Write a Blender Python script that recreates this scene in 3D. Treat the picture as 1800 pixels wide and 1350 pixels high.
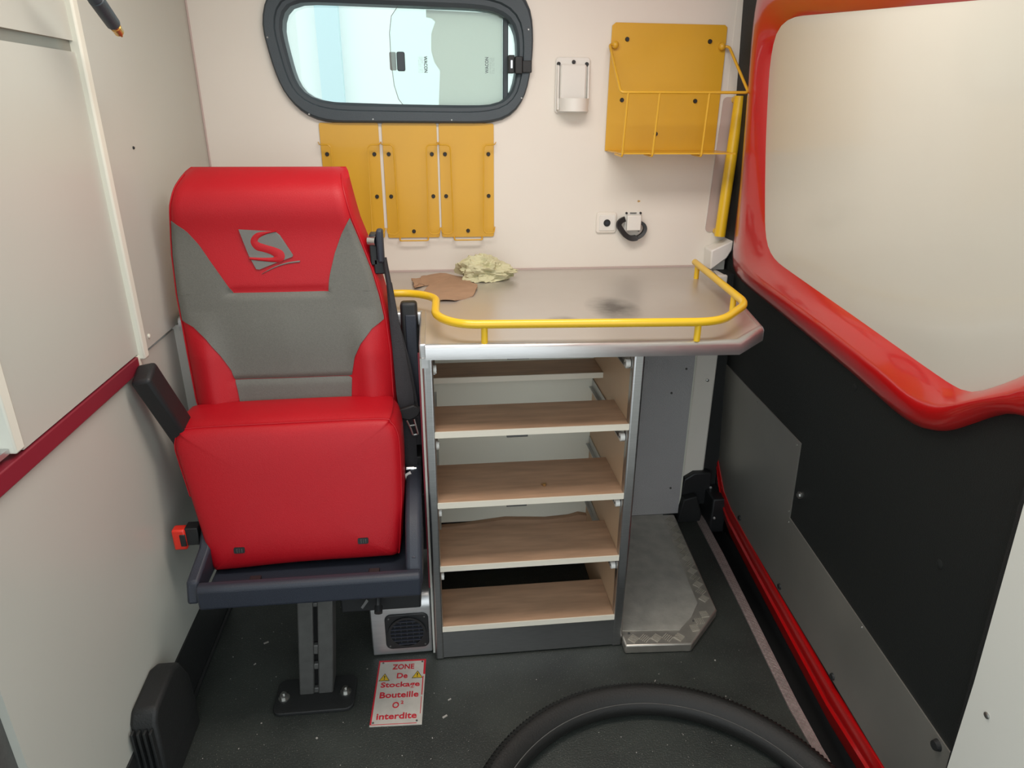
import bpy, bmesh, math, random
from mathutils import Vector, Matrix, noise
random.seed(7)
sc = bpy.context.scene
for o in list(bpy.data.objects): bpy.data.objects.remove(o)
COL = sc.collection
PI = math.pi

# ------------------------------------------------------------------ camera
cd = bpy.data.cameras.new('camera'); cd.lens = 24.0; cd.sensor_width = 36.0; cd.clip_start = 0.02
cam = bpy.data.objects.new('camera', cd); COL.objects.link(cam); sc.camera = cam
def make_cam(f=1200.0, vx=-20.0, vy=2985.0, dx=-145.0, H=1.3):
    # vertical and depth vanishing directions -> rotation
    dy = (-f*f - dx*vx)/vy
    d = Vector((dx, dy, f)).normalized(); dn = Vector((vx, vy, f)).normalized()
    r = dn.cross(d)
    X = Vector((r[0], d[0], -dn[0])); Y = Vector((r[1], d[1], -dn[1])); Z = Vector((r[2], d[2], -dn[2]))
    m = Matrix((X, -Y, -Z)).transposed().to_4x4(); m.translation = (0, 0, H)
    return m
cam.matrix_world = make_cam()

# ------------------------------------------------------------------ world, lights, exposure
w = bpy.data.worlds.new('overcast_sky'); sc.world = w; w.use_nodes = True
wn = w.node_tree.nodes; wl = w.node_tree.links
bgn = wn['Background']; bgn.inputs['Color'].default_value = (0.90, 0.97, 1.0, 1); bgn.inputs['Strength'].default_value = 1.8
def area(name, loc, rot, sx, sy, power, col=(1, 1, 1)):
    l = bpy.data.lights.new(name, 'AREA'); l.shape = 'RECTANGLE'; l.size = sx; l.size_y = sy; l.energy = power; l.color = col
    o = bpy.data.objects.new(name, l); COL.objects.link(o); o.location = loc; o.rotation_euler = rot
    return o
area('roof_fill_light', (0.15, 1.15, 1.86), (0, 0, 0), 0.9, 0.35, 13.0, (1.0, 0.93, 0.86))  # unseen overhead fill, added for soft light from above
sc.view_settings.view_transform = 'Standard'; sc.view_settings.look = 'None'
sc.view_settings.gamma = 1.0; sc.view_settings.use_curve_mapping = False
sc.view_settings.exposure = 0.0

# ------------------------------------------------------------------ materials
def srgb(r, g, b):
    f = lambda c: (c/255/12.92) if c/255 <= 0.04045 else ((c/255+0.055)/1.055)**2.4
    return (f(r), f(g), f(b), 1)
def mat(name, col, rough=0.5, metal=0.0, noise_scale=None, noise_amt=0.0, bump=0.0, bump_scale=200.0, coat=0.0, stretch=None, ior=None, spec=None):
    m = bpy.data.materials.new(name); m.use_nodes = True
    N = m.node_tree.nodes; L = m.node_tree.links; p = N['Principled BSDF']
    p.inputs['Base Color'].default_value = col; p.inputs['Roughness'].default_value = rough; p.inputs['Metallic'].default_value = metal
    if coat: p.inputs['Coat Weight'].default_value = coat; p.inputs['Coat Roughness'].default_value = 0.08
    if spec is not None: p.inputs['Specular IOR Level'].default_value = spec
    tc = N.new('ShaderNodeTexCoord'); src = tc.outputs['Object']
    if stretch:
        mp = N.new('ShaderNodeMapping'); mp.inputs['Scale'].default_value = stretch; L.new(src, mp.inputs['Vector']); src = mp.outputs['Vector']
    if noise_scale:
        n = N.new('ShaderNodeTexNoise'); n.inputs['Scale'].default_value = noise_scale; n.inputs['Detail'].default_value = 5
        L.new(src, n.inputs['Vector'])
        r = N.new('ShaderNodeValToRGB'); r.color_ramp.elements[0].position = 0.3; r.color_ramp.elements[1].position = 0.72
        k = 1-noise_amt
        r.color_ramp.elements[0].color = (col[0]*k, col[1]*k, col[2]*k, 1)
        k = 1+noise_amt*0.6
        r.color_ramp.elements[1].color = (min(1, col[0]*k), min(1, col[1]*k), min(1, col[2]*k), 1)
        L.new(n.outputs['Fac'], r.inputs['Fac']); L.new(r.outputs['Color'], p.inputs['Base Color'])
        mr = N.new('ShaderNodeMapRange'); mr.inputs['To Min'].default_value = rough*0.85; mr.inputs['To Max'].default_value = min(1, rough*1.2)
        L.new(n.outputs['Fac'], mr.inputs['Value']); L.new(mr.outputs['Result'], p.inputs['Roughness'])
    if bump:
        n2 = N.new('ShaderNodeTexNoise'); n2.inputs['Scale'].default_value = bump_scale; n2.inputs['Detail'].default_value = 3
        L.new(src, n2.inputs['Vector'])
        b = N.new('ShaderNodeBump'); b.inputs['Strength'].default_value = bump; b.inputs['Distance'].default_value = 0.002
        L.new(n2.outputs['Fac'], b.inputs['Height']); L.new(b.outputs['Normal'], p.inputs['Normal'])
    return m
M = {}
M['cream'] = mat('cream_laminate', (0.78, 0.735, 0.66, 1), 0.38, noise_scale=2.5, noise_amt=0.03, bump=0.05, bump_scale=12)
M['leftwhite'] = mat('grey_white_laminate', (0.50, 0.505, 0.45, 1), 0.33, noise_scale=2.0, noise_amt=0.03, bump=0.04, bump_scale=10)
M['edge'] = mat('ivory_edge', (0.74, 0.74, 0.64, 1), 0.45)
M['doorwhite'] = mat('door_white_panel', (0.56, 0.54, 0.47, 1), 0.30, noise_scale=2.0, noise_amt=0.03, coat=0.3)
M['whitepl'] = mat('white_plastic', (0.76, 0.74, 0.69, 1), 0.35)
M['pillar'] = mat('pillar_white', (0.68, 0.68, 0.62, 1), 0.4)
M['ceil'] = mat('ceiling_white', (0.75, 0.74, 0.70, 1), 0.6)
M['red'] = mat('red_leather', (0.42, 0.003, 0.010, 1), 0.46, spec=0.38, bump=0.30, bump_scale=650, noise_scale=6, noise_amt=0.06)
M['redpaint'] = mat('red_gloss_paint', (0.43, 0.004, 0.005, 1), 0.28, coat=0.8)
M['redtrim'] = mat('dark_red_trim', (0.22, 0.016, 0.030, 1), 0.4)
M['grey'] = mat('grey_vinyl', (0.125, 0.125, 0.108, 1), 0.5, bump=0.35, bump_scale=800, noise_scale=300, noise_amt=0.12)
M['logo'] = mat('logo_grey_vinyl', (0.15, 0.147, 0.135, 1), 0.5, bump=0.2, bump_scale=900)
M['navy'] = mat('navy_plastic', (0.022, 0.027, 0.040, 1), 0.5, bump=0.3, bump_scale=500)
M['black'] = mat('black_plastic', (0.012, 0.013, 0.014, 1), 0.5, bump=0.15, bump_scale=400)
M['blackpanel'] = mat('black_door_panel', (0.0055, 0.0075, 0.007, 1), 0.6, bump=0.4, bump_scale=500)
M['belt'] = mat('black_webbing', (0.018, 0.018, 0.022, 1), 0.55, bump=0.6, bump_scale=300, stretch=(1, 1, 5))
M['rubber'] = mat('black_rubber', (0.010, 0.011, 0.011, 1), 0.62, bump=0.4, bump_scale=300)
M['tyre'] = mat('tyre_rubber', (0.0065, 0.0062, 0.0053, 1), 0.6, bump=0.3, bump_scale=250)
M['alu'] = mat('brushed_aluminium', (0.50, 0.50, 0.50, 1), 0.30, 1.0, noise_scale=30, noise_amt=0.08, stretch=(1, 1, 14), bump=0.06, bump_scale=60)
M['aluh'] = mat('brushed_aluminium_edge', (0.60, 0.60, 0.60, 1), 0.34, 0.85, noise_scale=20, noise_amt=0.06, stretch=(1, 14, 14), bump=0.05, bump_scale=60)
M['stucco'] = mat('stucco_aluminium', (0.50, 0.49, 0.49, 1), 0.48, 0.5, bump=1.0, bump_scale=420)
M['kick'] = mat('satin_aluminium', (0.34, 0.33, 0.295, 1), 0.38, 0.68, noise_scale=5, noise_amt=0.10)
M['plate'] = mat('worn_aluminium_sheet', (0.46, 0.44, 0.39, 1), 0.5, 0.4, noise_scale=26, noise_amt=0.18, bump=0.2, bump_scale=200)
M['checker'] = mat('checker_plate', (0.46, 0.43, 0.38, 1), 0.33, 0.7, noise_scale=18, noise_amt=0.2)
M['thresh'] = mat('threshold_aluminium', (0.42, 0.33, 0.32, 1), 0.42, 0.5, noise_scale=60, noise_amt=0.2)
M['treadbar'] = mat('polished_tread_bar', (0.55, 0.51, 0.44, 1), 0.35, 0.5)
M['chrome'] = mat('chrome', (0.7, 0.7, 0.7, 1), 0.15, 1.0)
M['screw'] = mat('zinc_screw', (0.5, 0.5, 0.48, 1), 0.35, 1.0)
M['steelgrey'] = mat('grey_painted_steel', (0.105, 0.105, 0.10, 1), 0.45, 0.3, noise_scale=40, noise_amt=0.15, bump=0.2, bump_scale=120)
M['yellow'] = mat('yellow_paint', (0.68, 0.38, 0.025, 1), 0.36, noise_scale=6, noise_amt=0.05, coat=0.15)
M['yellow2'] = mat('yellow_tube_paint', (0.76, 0.48, 0.015, 1), 0.32, coat=0.3)
M['wood'] = mat('beech_ply', (0.43, 0.265, 0.165, 1), 0.5, noise_scale=9, noise_amt=0.20, stretch=(1.0, 7, 7))
M['woodside'] = mat('beech_side', (0.58, 0.40, 0.25, 1), 0.5, noise_scale=10, noise_amt=0.05, stretch=(5, 1, 1))
M['whiteedge'] = mat('white_edge_band', (0.74, 0.69, 0.58, 1), 0.45)
M['cardboard'] = mat('cardboard', (0.38, 0.24, 0.15, 1), 0.8, noise_scale=40, noise_amt=0.08)
M['paper'] = mat('green_paper', (0.58, 0.56, 0.36, 1), 0.85, noise_scale=20, noise_amt=0.06)
M['frame'] = mat('window_rubber', (0.042, 0.058, 0.070, 1), 0.5, bump=0.2, bump_scale=300)
M['redpl'] = mat('red_plastic', (0.70, 0.03, 0.015, 1), 0.35)
M['brass'] = mat('brass', (0.65, 0.45, 0.2, 1), 0.3, 1.0)
M['mauve'] = mat('recess_mauve', (0.50, 0.40, 0.37, 1), 0.45)
M['signwhite'] = mat('sign_white', (0.50, 0.47, 0.42, 1), 0.5, noise_scale=40, noise_amt=0.10)
M['signred'] = mat('sign_red', (0.50, 0.015, 0.03, 1), 0.5)
M['signyellow'] = mat('sign_yellow', (0.62, 0.40, 0.02, 1), 0.5)
M['ink'] = mat('black_ink', (0.01, 0.01, 0.01, 1), 0.5)
M['greyink'] = mat('grey_ink', (0.25, 0.27, 0.26, 1), 0.5)
M['dust'] = mat('pale_grit', (0.35, 0.33, 0.30, 1), 0.8)
M['void'] = mat('dark_void', (0.002, 0.002, 0.002, 1), 0.8)  # near-black colour in place of shade in gaps, slots and cavities
M['ground'] = mat('outdoor_concrete', (0.30, 0.30, 0.28, 1), 0.9, noise_scale=3, noise_amt=0.1)
M['outwall'] = mat('outdoor_wall', (0.86, 0.90, 0.88, 1), 0.8)
M['outblue'] = mat('outdoor_pale_blue', (0.55, 0.72, 0.76, 1), 0.6)

# rubber floor: dark green-black with stipple and pale specks
def floor_mat():
    m = mat('speckled_rubber_floor', (0.020, 0.025, 0.022, 1), 0.45, bump=0.5, bump_scale=260)
    N = m.node_tree.nodes; L = m.node_tree.links; p = N['Principled BSDF']; tc = [n for n in N if n.type == 'TEX_COORD'][0]
    n = N.new('ShaderNodeTexNoise'); n.inputs['Scale'].default_value = 5; n.inputs['Detail'].default_value = 6; L.new(tc.outputs['Object'], n.inputs['Vector'])
    r = N.new('ShaderNodeValToRGB'); r.color_ramp.elements[0].position = 0.3; r.color_ramp.elements[1].position = 0.75
    r.color_ramp.elements[0].color = (0.018, 0.021, 0.019, 1); r.color_ramp.elements[1].color = (0.040, 0.046, 0.040, 1)
    L.new(n.outputs['Fac'], r.inputs['Fac'])
    v = N.new('ShaderNodeTexNoise'); v.inputs['Scale'].default_value = 420; v.inputs['Detail'].default_value = 1; L.new(tc.outputs['Object'], v.inputs['Vector'])
    r2 = N.new('ShaderNodeValToRGB'); r2.color_ramp.elements[0].position = 0.66; r2.color_ramp.elements[1].position = 0.74
    L.new(v.outputs['Fac'], r2.inputs['Fac'])
    mx = N.new('ShaderNodeMix'); mx.data_type = 'RGBA'; L.new(r2.outputs['Color'], mx.inputs[0]); L.new(r.outputs['Color'], mx.inputs[6])
    mx.inputs[7].default_value = (0.16, 0.16, 0.14, 1); L.new(mx.outputs[2], p.inputs['Base Color'])
    return m
M['floor'] = floor_mat()

# worktop: aluminium with dull smears and a sooty stain
def worktop_mat():
    m = mat('worktop_aluminium', (0.56, 0.53, 0.49, 1), 0.30, 0.6, bump=0.012, bump_scale=14)
    N = m.node_tree.nodes; L = m.node_tree.links; p = N['Principled BSDF']; tc = [n for n in N if n.type == 'TEX_COORD'][0]
    n = N.new('ShaderNodeTexNoise'); n.inputs['Scale'].default_value = 5; n.inputs['Detail'].default_value = 3; L.new(tc.outputs['Object'], n.inputs['Vector'])
    mr = N.new('ShaderNodeMapRange'); mr.inputs['From Min'].default_value = 0.35; mr.inputs['From Max'].default_value = 0.7
    mr.inputs['To Min'].default_value = 0.28; mr.inputs['To Max'].default_value = 0.40
    L.new(n.outputs['Fac'], mr.inputs['Value']); L.new(mr.outputs['Result'], p.inputs['Roughness'])
    def blob(cx, cy, sx, sy):
        mp = N.new('ShaderNodeMapping'); mp.inputs['Location'].default_value = (-cx/sx, -cy/sy, 0); mp.inputs['Scale'].default_value = (1/sx, 1/sy, 0)
        L.new(tc.outputs['Object'], mp.inputs['Vector'])
        g = N.new('ShaderNodeTexGradient'); g.gradient_type = 'SPHERICAL'; L.new(mp.outputs['Vector'], g.inputs['Vector'])
        return g.outputs['Fac']
    a = blob(0.435, 1.60, 0.075, 0.13); b = blob(0.29, 1.50, 0.05, 0.05)
    ad = N.new('ShaderNodeMath'); ad.operation = 'ADD'; L.new(a, ad.inputs[0]); L.new(b, ad.inputs[1])
    mu = N.new('ShaderNodeMath'); mu.operation = 'MULTIPLY'; L.new(ad.outputs[0], mu.inputs[0])
    n3 = N.new('ShaderNodeTexNoise'); n3.inputs['Scale'].default_value = 22; n3.inputs['Detail'].default_value = 4; L.new(tc.outputs['Object'], n3.inputs['Vector'])
    L.new(n3.outputs['Fac'], mu.inputs[1])
    r = N.new('ShaderNodeValToRGB'); r.color_ramp.elements[0].position = 0.02; r.color_ramp.elements[1].position = 0.42
    r.color_ramp.elements[0].color = (0.56, 0.53, 0.49, 1); r.color_ramp.elements[1].color = (0.16, 0.15, 0.14, 1)
    L.new(mu.outputs[0], r.inputs['Fac']); L.new(r.outputs['Color'], p.inputs['Base Color'])
    return m
M['worktop'] = worktop_mat()

def glass_mat(name, tint, gloss):
    m = bpy.data.materials.new(name); m.use_nodes = True; N = m.node_tree.nodes; L = m.node_tree.links
    out = N['Material Output']; N.remove(N['Principled BSDF'])
    t = N.new('ShaderNodeBsdfTransparent'); t.inputs['Color'].default_value = tint
    g = N.new('ShaderNodeBsdfGlossy'); g.inputs['Roughness'].default_value = 0.02
    mx = N.new('ShaderNodeMixShader'); mx.inputs[0].default_value = gloss
    L.new(t.outputs[0], mx.inputs[1]); L.new(g.outputs[0], mx.inputs[2]); L.new(mx.outputs[0], out.inputs['Surface'])
    return m
M['glass'] = glass_mat('clear_glass', (0.94, 0.99, 0.97, 1), 0.06)
def frost_mat():
    m = bpy.data.materials.new('frosted_glass'); m.use_nodes = True; N = m.node_tree.nodes; L = m.node_tree.links
    out = N['Material Output']; p = N['Principled BSDF']; p.inputs['Base Color'].default_value = (0.62, 0.66, 0.61, 1); p.inputs['Roughness'].default_value = 0.25
    t = N.new('ShaderNodeBsdfTranslucent'); t.inputs['Color'].default_value = (0.92, 0.90, 0.86, 1)
    mx = N.new('ShaderNodeMixShader'); mx.inputs[0].default_value = 0.60
    L.new(p.outputs[0], mx.inputs[1]); L.new(t.outputs[0], mx.inputs[2]); L.new(mx.outputs[0], out.inputs['Surface'])
    return m
M['frost'] = frost_mat()

# ------------------------------------------------------------------ mesh helpers
def link(name, me, m, parent=None, kind=None, label=None):
    o = bpy.data.objects.new(name, me); COL.objects.link(o)
    if m is not None: me.materials.append(M[m] if isinstance(m, str) else m)
    if parent is not None: o.parent = parent
    if kind: o['kind'] = kind
    if label: o['label'] = label
    return o
def finish(bm, name, m, parent=None, kind=None, label=None, smooth=True, bevel=0.0, seg=2, ang=38):
    bmesh.ops.recalc_face_normals(bm, faces=bm.faces)
    me = bpy.data.meshes.new(name); bm.to_mesh(me); bm.free()
    if smooth:
        for p in me.polygons: p.use_smooth = True
        me.set_sharp_from_angle(angle=math.radians(ang))
    o = link(name, me, m, parent, kind, label)
    if bevel:
        b = o.modifiers.new('bevel', 'BEVEL'); b.width = bevel; b.segments = seg; b.limit_method = 'ANGLE'; b.angle_limit = math.radians(40)
    return o
def new(): return bmesh.new()
def box(bm, x0, x1, y0, y1, z0, z1, mtx=None):
    v = [bm.verts.new((x, y, z)) for z in (z0, z1) for y in (y0, y1) for x in (x0, x1)]
    for f in ((0, 1, 3, 2), (4, 5, 7, 6), (0, 1, 5, 4), (2, 3, 7, 6), (0, 2, 6, 4), (1, 3, 7, 5)): bm.faces.new([v[i] for i in f])
    if mtx is not None:
        for q in v: q.co = mtx @ q.co
    return bm
def orient(p0, p1):
    p0 = Vector(p0); p1 = Vector(p1); d = (p1-p0).normalized()
    return d.to_track_quat('Z', 'Y').to_matrix()
def cyl(bm, p0, p1, r, n=16, r2=None):
    p0 = Vector(p0); p1 = Vector(p1); R = orient(p0, p1); r2 = r if r2 is None else r2
    a = [bm.verts.new(p0 + R @ Vector((r*math.cos(2*PI*i/n), r*math.sin(2*PI*i/n), 0))) for i in range(n)]
    b = [bm.verts.new(p1 + R @ Vector((r2*math.cos(2*PI*i/n), r2*math.sin(2*PI*i/n), 0))) for i in range(n)]
    for i in range(n): bm.faces.new((a[i], a[(i+1) % n], b[(i+1) % n], b[i]))
    bm.faces.new(a[::-1]); bm.faces.new(b)
    return bm
def rounded(pts, rad, k=5):
    out = [Vector(pts[0])]
    for i in range(1, len(pts)-1):
        a, b, c = Vector(pts[i-1]), Vector(pts[i]), Vector(pts[i+1])
        r = min(rad, (a-b).length*0.48, (c-b).length*0.48)
        s = b+(a-b).normalized()*r; e = b+(c-b).normalized()*r
        for j in range(k+1):
            t = j/k; out.append(s*(1-t)**2+b*2*t*(1-t)+e*t*t)
    out.append(Vector(pts[-1])); return out
def tube(bm, pts, r, n=10, rad=0.0, k=5):
    P = rounded(pts, rad, k) if rad else [Vector(p) for p in pts]
    rings = []; up = Vector((0.13, 0.31, 0.94)).normalized(); prev = None
    for i, p in enumerate(P):
        d = (P[min(i+1, len(P)-1)]-P[max(i-1, 0)]).normalized()
        if prev is None:
            u = d.cross(up); u = u.normalized() if u.length > 1e-4 else d.cross(Vector((1, 0, 0))).normalized()
        else: u = (prev-d*prev.dot(d)).normalized()
        prev = u; v = d.cross(u)
        rings.append([bm.verts.new(p+u*r*math.cos(2*PI*j/n)+v*r*math.sin(2*PI*j/n)) for j in range(n)])
    for a, b in zip(rings, rings[1:]):
        for j in range(n): bm.faces.new((a[j], a[(j+1) % n], b[(j+1) % n], b[j]))
    bm.faces.new(rings[0][::-1]); bm.faces.new(rings[-1])
    return bm
def prism(bm, pts, f0, f1):
    """pts: list of 2D; f0, f1 map (a,b) -> 3D for the two caps"""
    a = [bm.verts.new(f0(*p)) for p in pts]; b = [bm.verts.new(f1(*p)) for p in pts]; n = len(pts)
    bm.faces.new(a); bm.faces.new(b[::-1])
    for i in range(n): bm.faces.new((a[i], a[(i+1) % n], b[(i+1) % n], b[i]))
    return bm
def loft(bm, rings, closed=True, cap0=True, cap1=True):
    R = [[bm.verts.new(p) for p in r] for r in rings]; n = len(rings[0])
    for a, b in zip(R, R[1:]):
        for j in range(n if closed else n-1): bm.faces.new((a[j], a[(j+1) % n], b[(j+1) % n], b[j]))
    if cap0: bm.faces.new(R[0][::-1])
    if cap1: bm.faces.new(R[-1])
    return bm
def lerp_tab(tab, z):
    tab = sorted(tab)
    if z <= tab[0][0]: return tab[0][1]
    for (a, va), (b, vb) in zip(tab, tab[1:]):
        if z <= b: return va+(vb-va)*(z-a)/(b-a)
    return tab[-1][1]
def rrect(cx, cy, w, h, r, k=5):
    out = []
    for sx, sy, a0 in ((1, 1, 0), (-1, 1, 90), (-1, -1, 180), (1, -1, 270)):
        for j in range(k+1):
            a = math.radians(a0+90*j/k); out.append((cx+sx*(w/2-r)+r*math.cos(a), cy+sy*(h/2-r)+r*math.sin(a)))
    return out
def thing(name, loc, label, cat, group=None):
    o = bpy.data.objects.new(name, None); COL.objects.link(o); o.location = loc; o.empty_display_size = 0.05
    o['label'] = label; o['category'] = cat
    if group: o['group'] = group
    return o
def P(o, root):   # keep world placement when parenting to a located empty
    o.parent = root; o.matrix_parent_inverse = Matrix.Translation(-Vector(root.location)); return o
def part(bm, name, m, root, **k):
    o = finish(bm, name, m, None, **k); return P(o, root)
def sub(bm, name, m, par, **k):
    o = finish(bm, name, m, None, **k); o.parent = par; return o
def tag(o, label, cat, group=None):
    o['label'] = label; o['category'] = cat
    if group: o['group'] = group
    return o
def struct(bm, name, m, **k):
    return finish(bm, name, m, None, kind='structure', **k)
def screw(name, p, n, r, m, par, root=None, h=0.003):
    p = Vector(p); n = Vector(n).normalized()
    bm = new(); cyl(bm, p-n*0.001, p+n*h*0.6, r, 12); cyl(bm, p+n*h*0.6, p+n*h, r*0.95, 12, r*0.6)
    return part(bm, name, m, root) if root else sub(bm, name, m, par)
def text_mesh(s, width, height, mtx, name, m, par, bold=0.0, thick=0.0004):
    cu = bpy.data.curves.new(name, 'FONT'); cu.body = s; cu.size = 1; cu.offset = bold; cu.extrude = 0.01; cu.resolution_u = 3
    t = bpy.data.objects.new(name, cu); COL.objects.link(t)
    dg = bpy.context.evaluated_depsgraph_get(); dg.update()
    me = bpy.data.meshes.new_from_object(t.evaluated_get(dg)); bpy.data.objects.remove(t)
    xs = [v.co.x for v in me.vertices]; ys = [v.co.y for v in me.vertices]
    x0, x1, y0, y1 = min(xs), max(xs), min(ys), max(ys)
    for v in me.vertices:
        v.co = mtx @ Vector(((v.co.x-(x0+x1)/2)/(x1-x0)*width, (v.co.y-(y0+y1)/2)/(y1-y0)*height, v.co.z/0.01*thick))
    me.materials.clear()
    o = link(name, me, m); o.parent = par
    return o

# ================================================================== SETTING
YB = 2.06            # back wall plane
XL = -0.61           # left wall plane
def dx(y, z, off=0.0): return 0.780+0.085*y-0.05*z-off      # inner plane of the right hand sliding door
def D(y, z, off=0.0): return Vector((dx(y, z, off), y, z))

bm = new(); prism(bm, [(-0.78, 0.35), (0.808, 0.35), (0.808, 1.0), (0.815, 1.135), (0.846, 1.456), (0.871, 1.712), (0.895, 2.03), (0.895, 2.12), (-0.78, 2.12)],
                  lambda a, b: (a, b, 0), lambda a, b: (a, b, -0.03)); floor = struct(bm, 'floor', 'floor', smooth=False)
bm = new(); box(bm, -0.7, 1.0, 0.34, 2.15, -0.12, -0.09); struct(bm, 'gap_shade_slab', 'void', smooth=False)  # near-black slab in place of the shade below the floor gap
bm = new(); box(bm, -0.80, 0.92, 0.45, 2.12, 1.90, 1.93); struct(bm, 'ceiling', 'ceil', smooth=False)
# floor joint
bm = new(); box(bm, 0.13, 0.70, 0.985, 0.991, -0.001, 0.0012, Matrix.Rotation(math.radians(-1.2), 4, 'Z')); o = sub(bm, 'floor_joint', 'rubber', floor)

# back wall with window hole (polar loops)
WC = (-0.07, 1.43)
outer = [(-0.427, 1.492), (-0.420, 1.535), (-0.402, 1.575), (-0.365, 1.606), (-0.31, 1.618), (-0.1, 1.618), (0.16, 1.616), (0.215, 1.610), (0.255, 1.590), (0.281, 1.552), (0.289, 1.49), (0.286, 1.42),
         (0.272, 1.345), (0.245, 1.297), (0.205, 1.270), (0.15, 1.262), (-0.05, 1.262), (-0.27, 1.262), (-0.32, 1.272), (-0.36, 1.300), (-0.392, 1.345), (-0.410, 1.40)]
inner = [(-0.377, 1.493), (-0.370, 1.525), (-0.352, 1.548), (-0.32, 1.556), (-0.1, 1.553), (0.10, 1.550), (0.175, 1.547), (0.215, 1.532), (0.238, 1.505), (0.245, 1.46), (0.243, 1.40),
         (0.232, 1.350), (0.212, 1.323), (0.175, 1.311), (0.08, 1.310), (-0.10, 1.312), (-0.27, 1.316), (-0.315, 1.325), (-0.343, 1.345), (-0.358, 1.38), (-0.369, 1.44)]
def polar(loop, c, n=96):
    q = []
    for i in range(n):
        th = 2*PI*i/n; d = (math.cos(th), math.sin(th)); best = None
        for (a, b) in zip(loop, loop[1:]+loop[:1]):
            ax, ay = a[0]-c[0], a[1]-c[1]; ex, ey = b[0]-a[0], b[1]-a[1]
            den = d[0]*ey-d[1]*ex
            if abs(den) < 1e-12: continue
            t = (ax*ey-ay*ex)/den; s = (ax*d[1]-ay*d[0])/den
            if t > 0 and -1e-6 <= s <= 1+1e-6 and (best is None or t > best): best = t
        q.append((c[0]+d[0]*best, c[1]+d[1]*best))
    for _ in range(1):   # light smoothing of the corners
        q = [((q[i-1][0]+2*q[i][0]+q[(i+1) % n][0])/4, (q[i-1][1]+2*q[i][1]+q[(i+1) % n][1])/4) for i in range(n)]
    return q
PO, PIN = polar(outer, WC), polar(inner, WC)
def inset(a, b, t): return [(p[0]+(q[0]-p[0])*t, p[1]+(q[1]-p[1])*t) for p, q in zip(a, b)]
mid1, mid2, mid3 = inset(PO, PIN, 0.15), inset(PO, PIN, 0.6), inset(PO, PIN, 0.85)
wallrect = polar([(-0.80, 0.0), (0.86, 0.0), (0.86, 1.9), (-0.80, 1.9)], WC)
# squared outline again (the smoothing must not round the wall)
def snaprect(q, x0, x1, z0, z1):
    c = [(x0, z0), (x1, z0), (x1, z1), (x0, z1)]
    out = []
    for i, p in enumerate(q):
        for k in c:
            if (p[0]-k[0])**2+(p[1]-k[1])**2 < 0.05**2 and min(range(len(q)), key=lambda j: (q[j][0]-k[0])**2+(q[j][1]-k[1])**2) == i: p = k
        out.append((min(max(p[0], x0), x1), min(max(p[1], z0), z1)))
    return out
wallrect = snaprect(wallrect, -0.80, 0.86, 0.0, 1.9)
hole = inset(PO, PIN, 0.5)
bm = new()
loft(bm, [[(x, YB, z) for x, z in wallrect], [(x, YB, z) for x, z in hole], [(x, YB+0.05, z) for x, z in hole], [(x, YB+0.05, z) for x, z in wallrect]], cap0=False, cap1=False)
wall_back = struct(bm, 'wall_back', 'cream', smooth=False)
# upper right side of the back wall beyond x 0.86 (narrow, behind the seal)
bm = new(); prism(bm, [(0.855, 0.84), (0.905, 0.84), (0.90, 1.0), (0.885, 1.35), (0.870, 1.9), (0.855, 1.9)], lambda a, b: (a, YB-0.001, b), lambda a, b: (a, YB+0.05, b)); sub(bm, 'wall_edge_strip', 'cream', wall_back, smooth=False)

# window
bm = new()
loft(bm, [[(x, YB, z) for x, z in PO], [(x, YB-0.016, z) for x, z in inset(PO, PIN, 0.06)], [(x, YB-0.020, z) for x, z in mid1], [(x, YB-0.018, z) for x, z in mid2],
          [(x, YB-0.010, z) for x, z in inset(PO, PIN, 0.66)], [(x, YB-0.009, z) for x, z in mid3], [(x, YB-0.002, z) for x, z in PIN], [(x, YB+0.055, z) for x, z in PIN], [(x, YB+0.055, z) for x, z in PO]], cap0=False, cap1=False)
win = struct(bm, 'window_1', 'frame', ang=25)
def clip_poly(loop, x0, x1): return [(min(max(x, x0), x1), z) for x, z in loop]
def dedupe(l):
    o = []
    for p in l:
        if not o or (abs(p[0]-o[-1][0])+abs(p[1]-o[-1][1])) > 1e-5: o.append(p)
    return o
big = inset(PIN, PO, 0.12)
bm = new(); prism(bm, big, lambda a, b: (a, YB+0.045, b), lambda a, b: (a, YB+0.048, b)); sub(bm, 'glass_pane', 'glass', win, smooth=False)
# sliding clear leaf, with rounded left end, slightly nearer
leaf = [(0.21, 1.556), (-0.055, 1.560), (-0.075, 1.553), (-0.093, 1.53), (-0.100, 1.49), (-0.100, 1.42), (-0.095, 1.36), (-0.085, 1.325), (-0.065, 1.300), (-0.045, 1.298), (0.21, 1.300)]
bm = new(); prism(bm, leaf, lambda a, b: (a, YB+0.026, b), lambda a, b: (a, YB+0.030, b)); sub(bm, 'sliding_pane', 'glass', win, smooth=False, label='clear sliding pane with a rounded left end')
bm = new(); tube(bm, [(a, YB+0.026, b) for a, b in leaf[1:10]], 0.0009, 5); sub(bm, 'pane_edge', 'greyink', win)
fr = [(0.0, 1.548), (0.190, 1.543), (0.207, 1.541), (0.207, 1.306), (0.190, 1.302), (0.026, 1.302), (0.030, 1.36), (0.033, 1.40), (0.018, 1.42), (0.010, 1.45), (0.012, 1.49), (0.024, 1.52), (0.014, 1.528), (0.0, 1.53)]  # wavy left edge: reflections in the glass built into the pane outline
bm = new(); prism(bm, fr, lambda a, b: (a, YB+0.033, b), lambda a, b: (a, YB+0.036, b)); sub(bm, 'frosted_pane', 'frost', win, smooth=False, label='pale grey green frosted pane, its left edge cut to the outline of reflections')
bm = new(); box(bm, 0.208, 0.222, YB+0.022, YB+0.040, 1.302, 1.540); sub(bm, 'pane_stile', 'frame', win, bevel=0.002)
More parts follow.
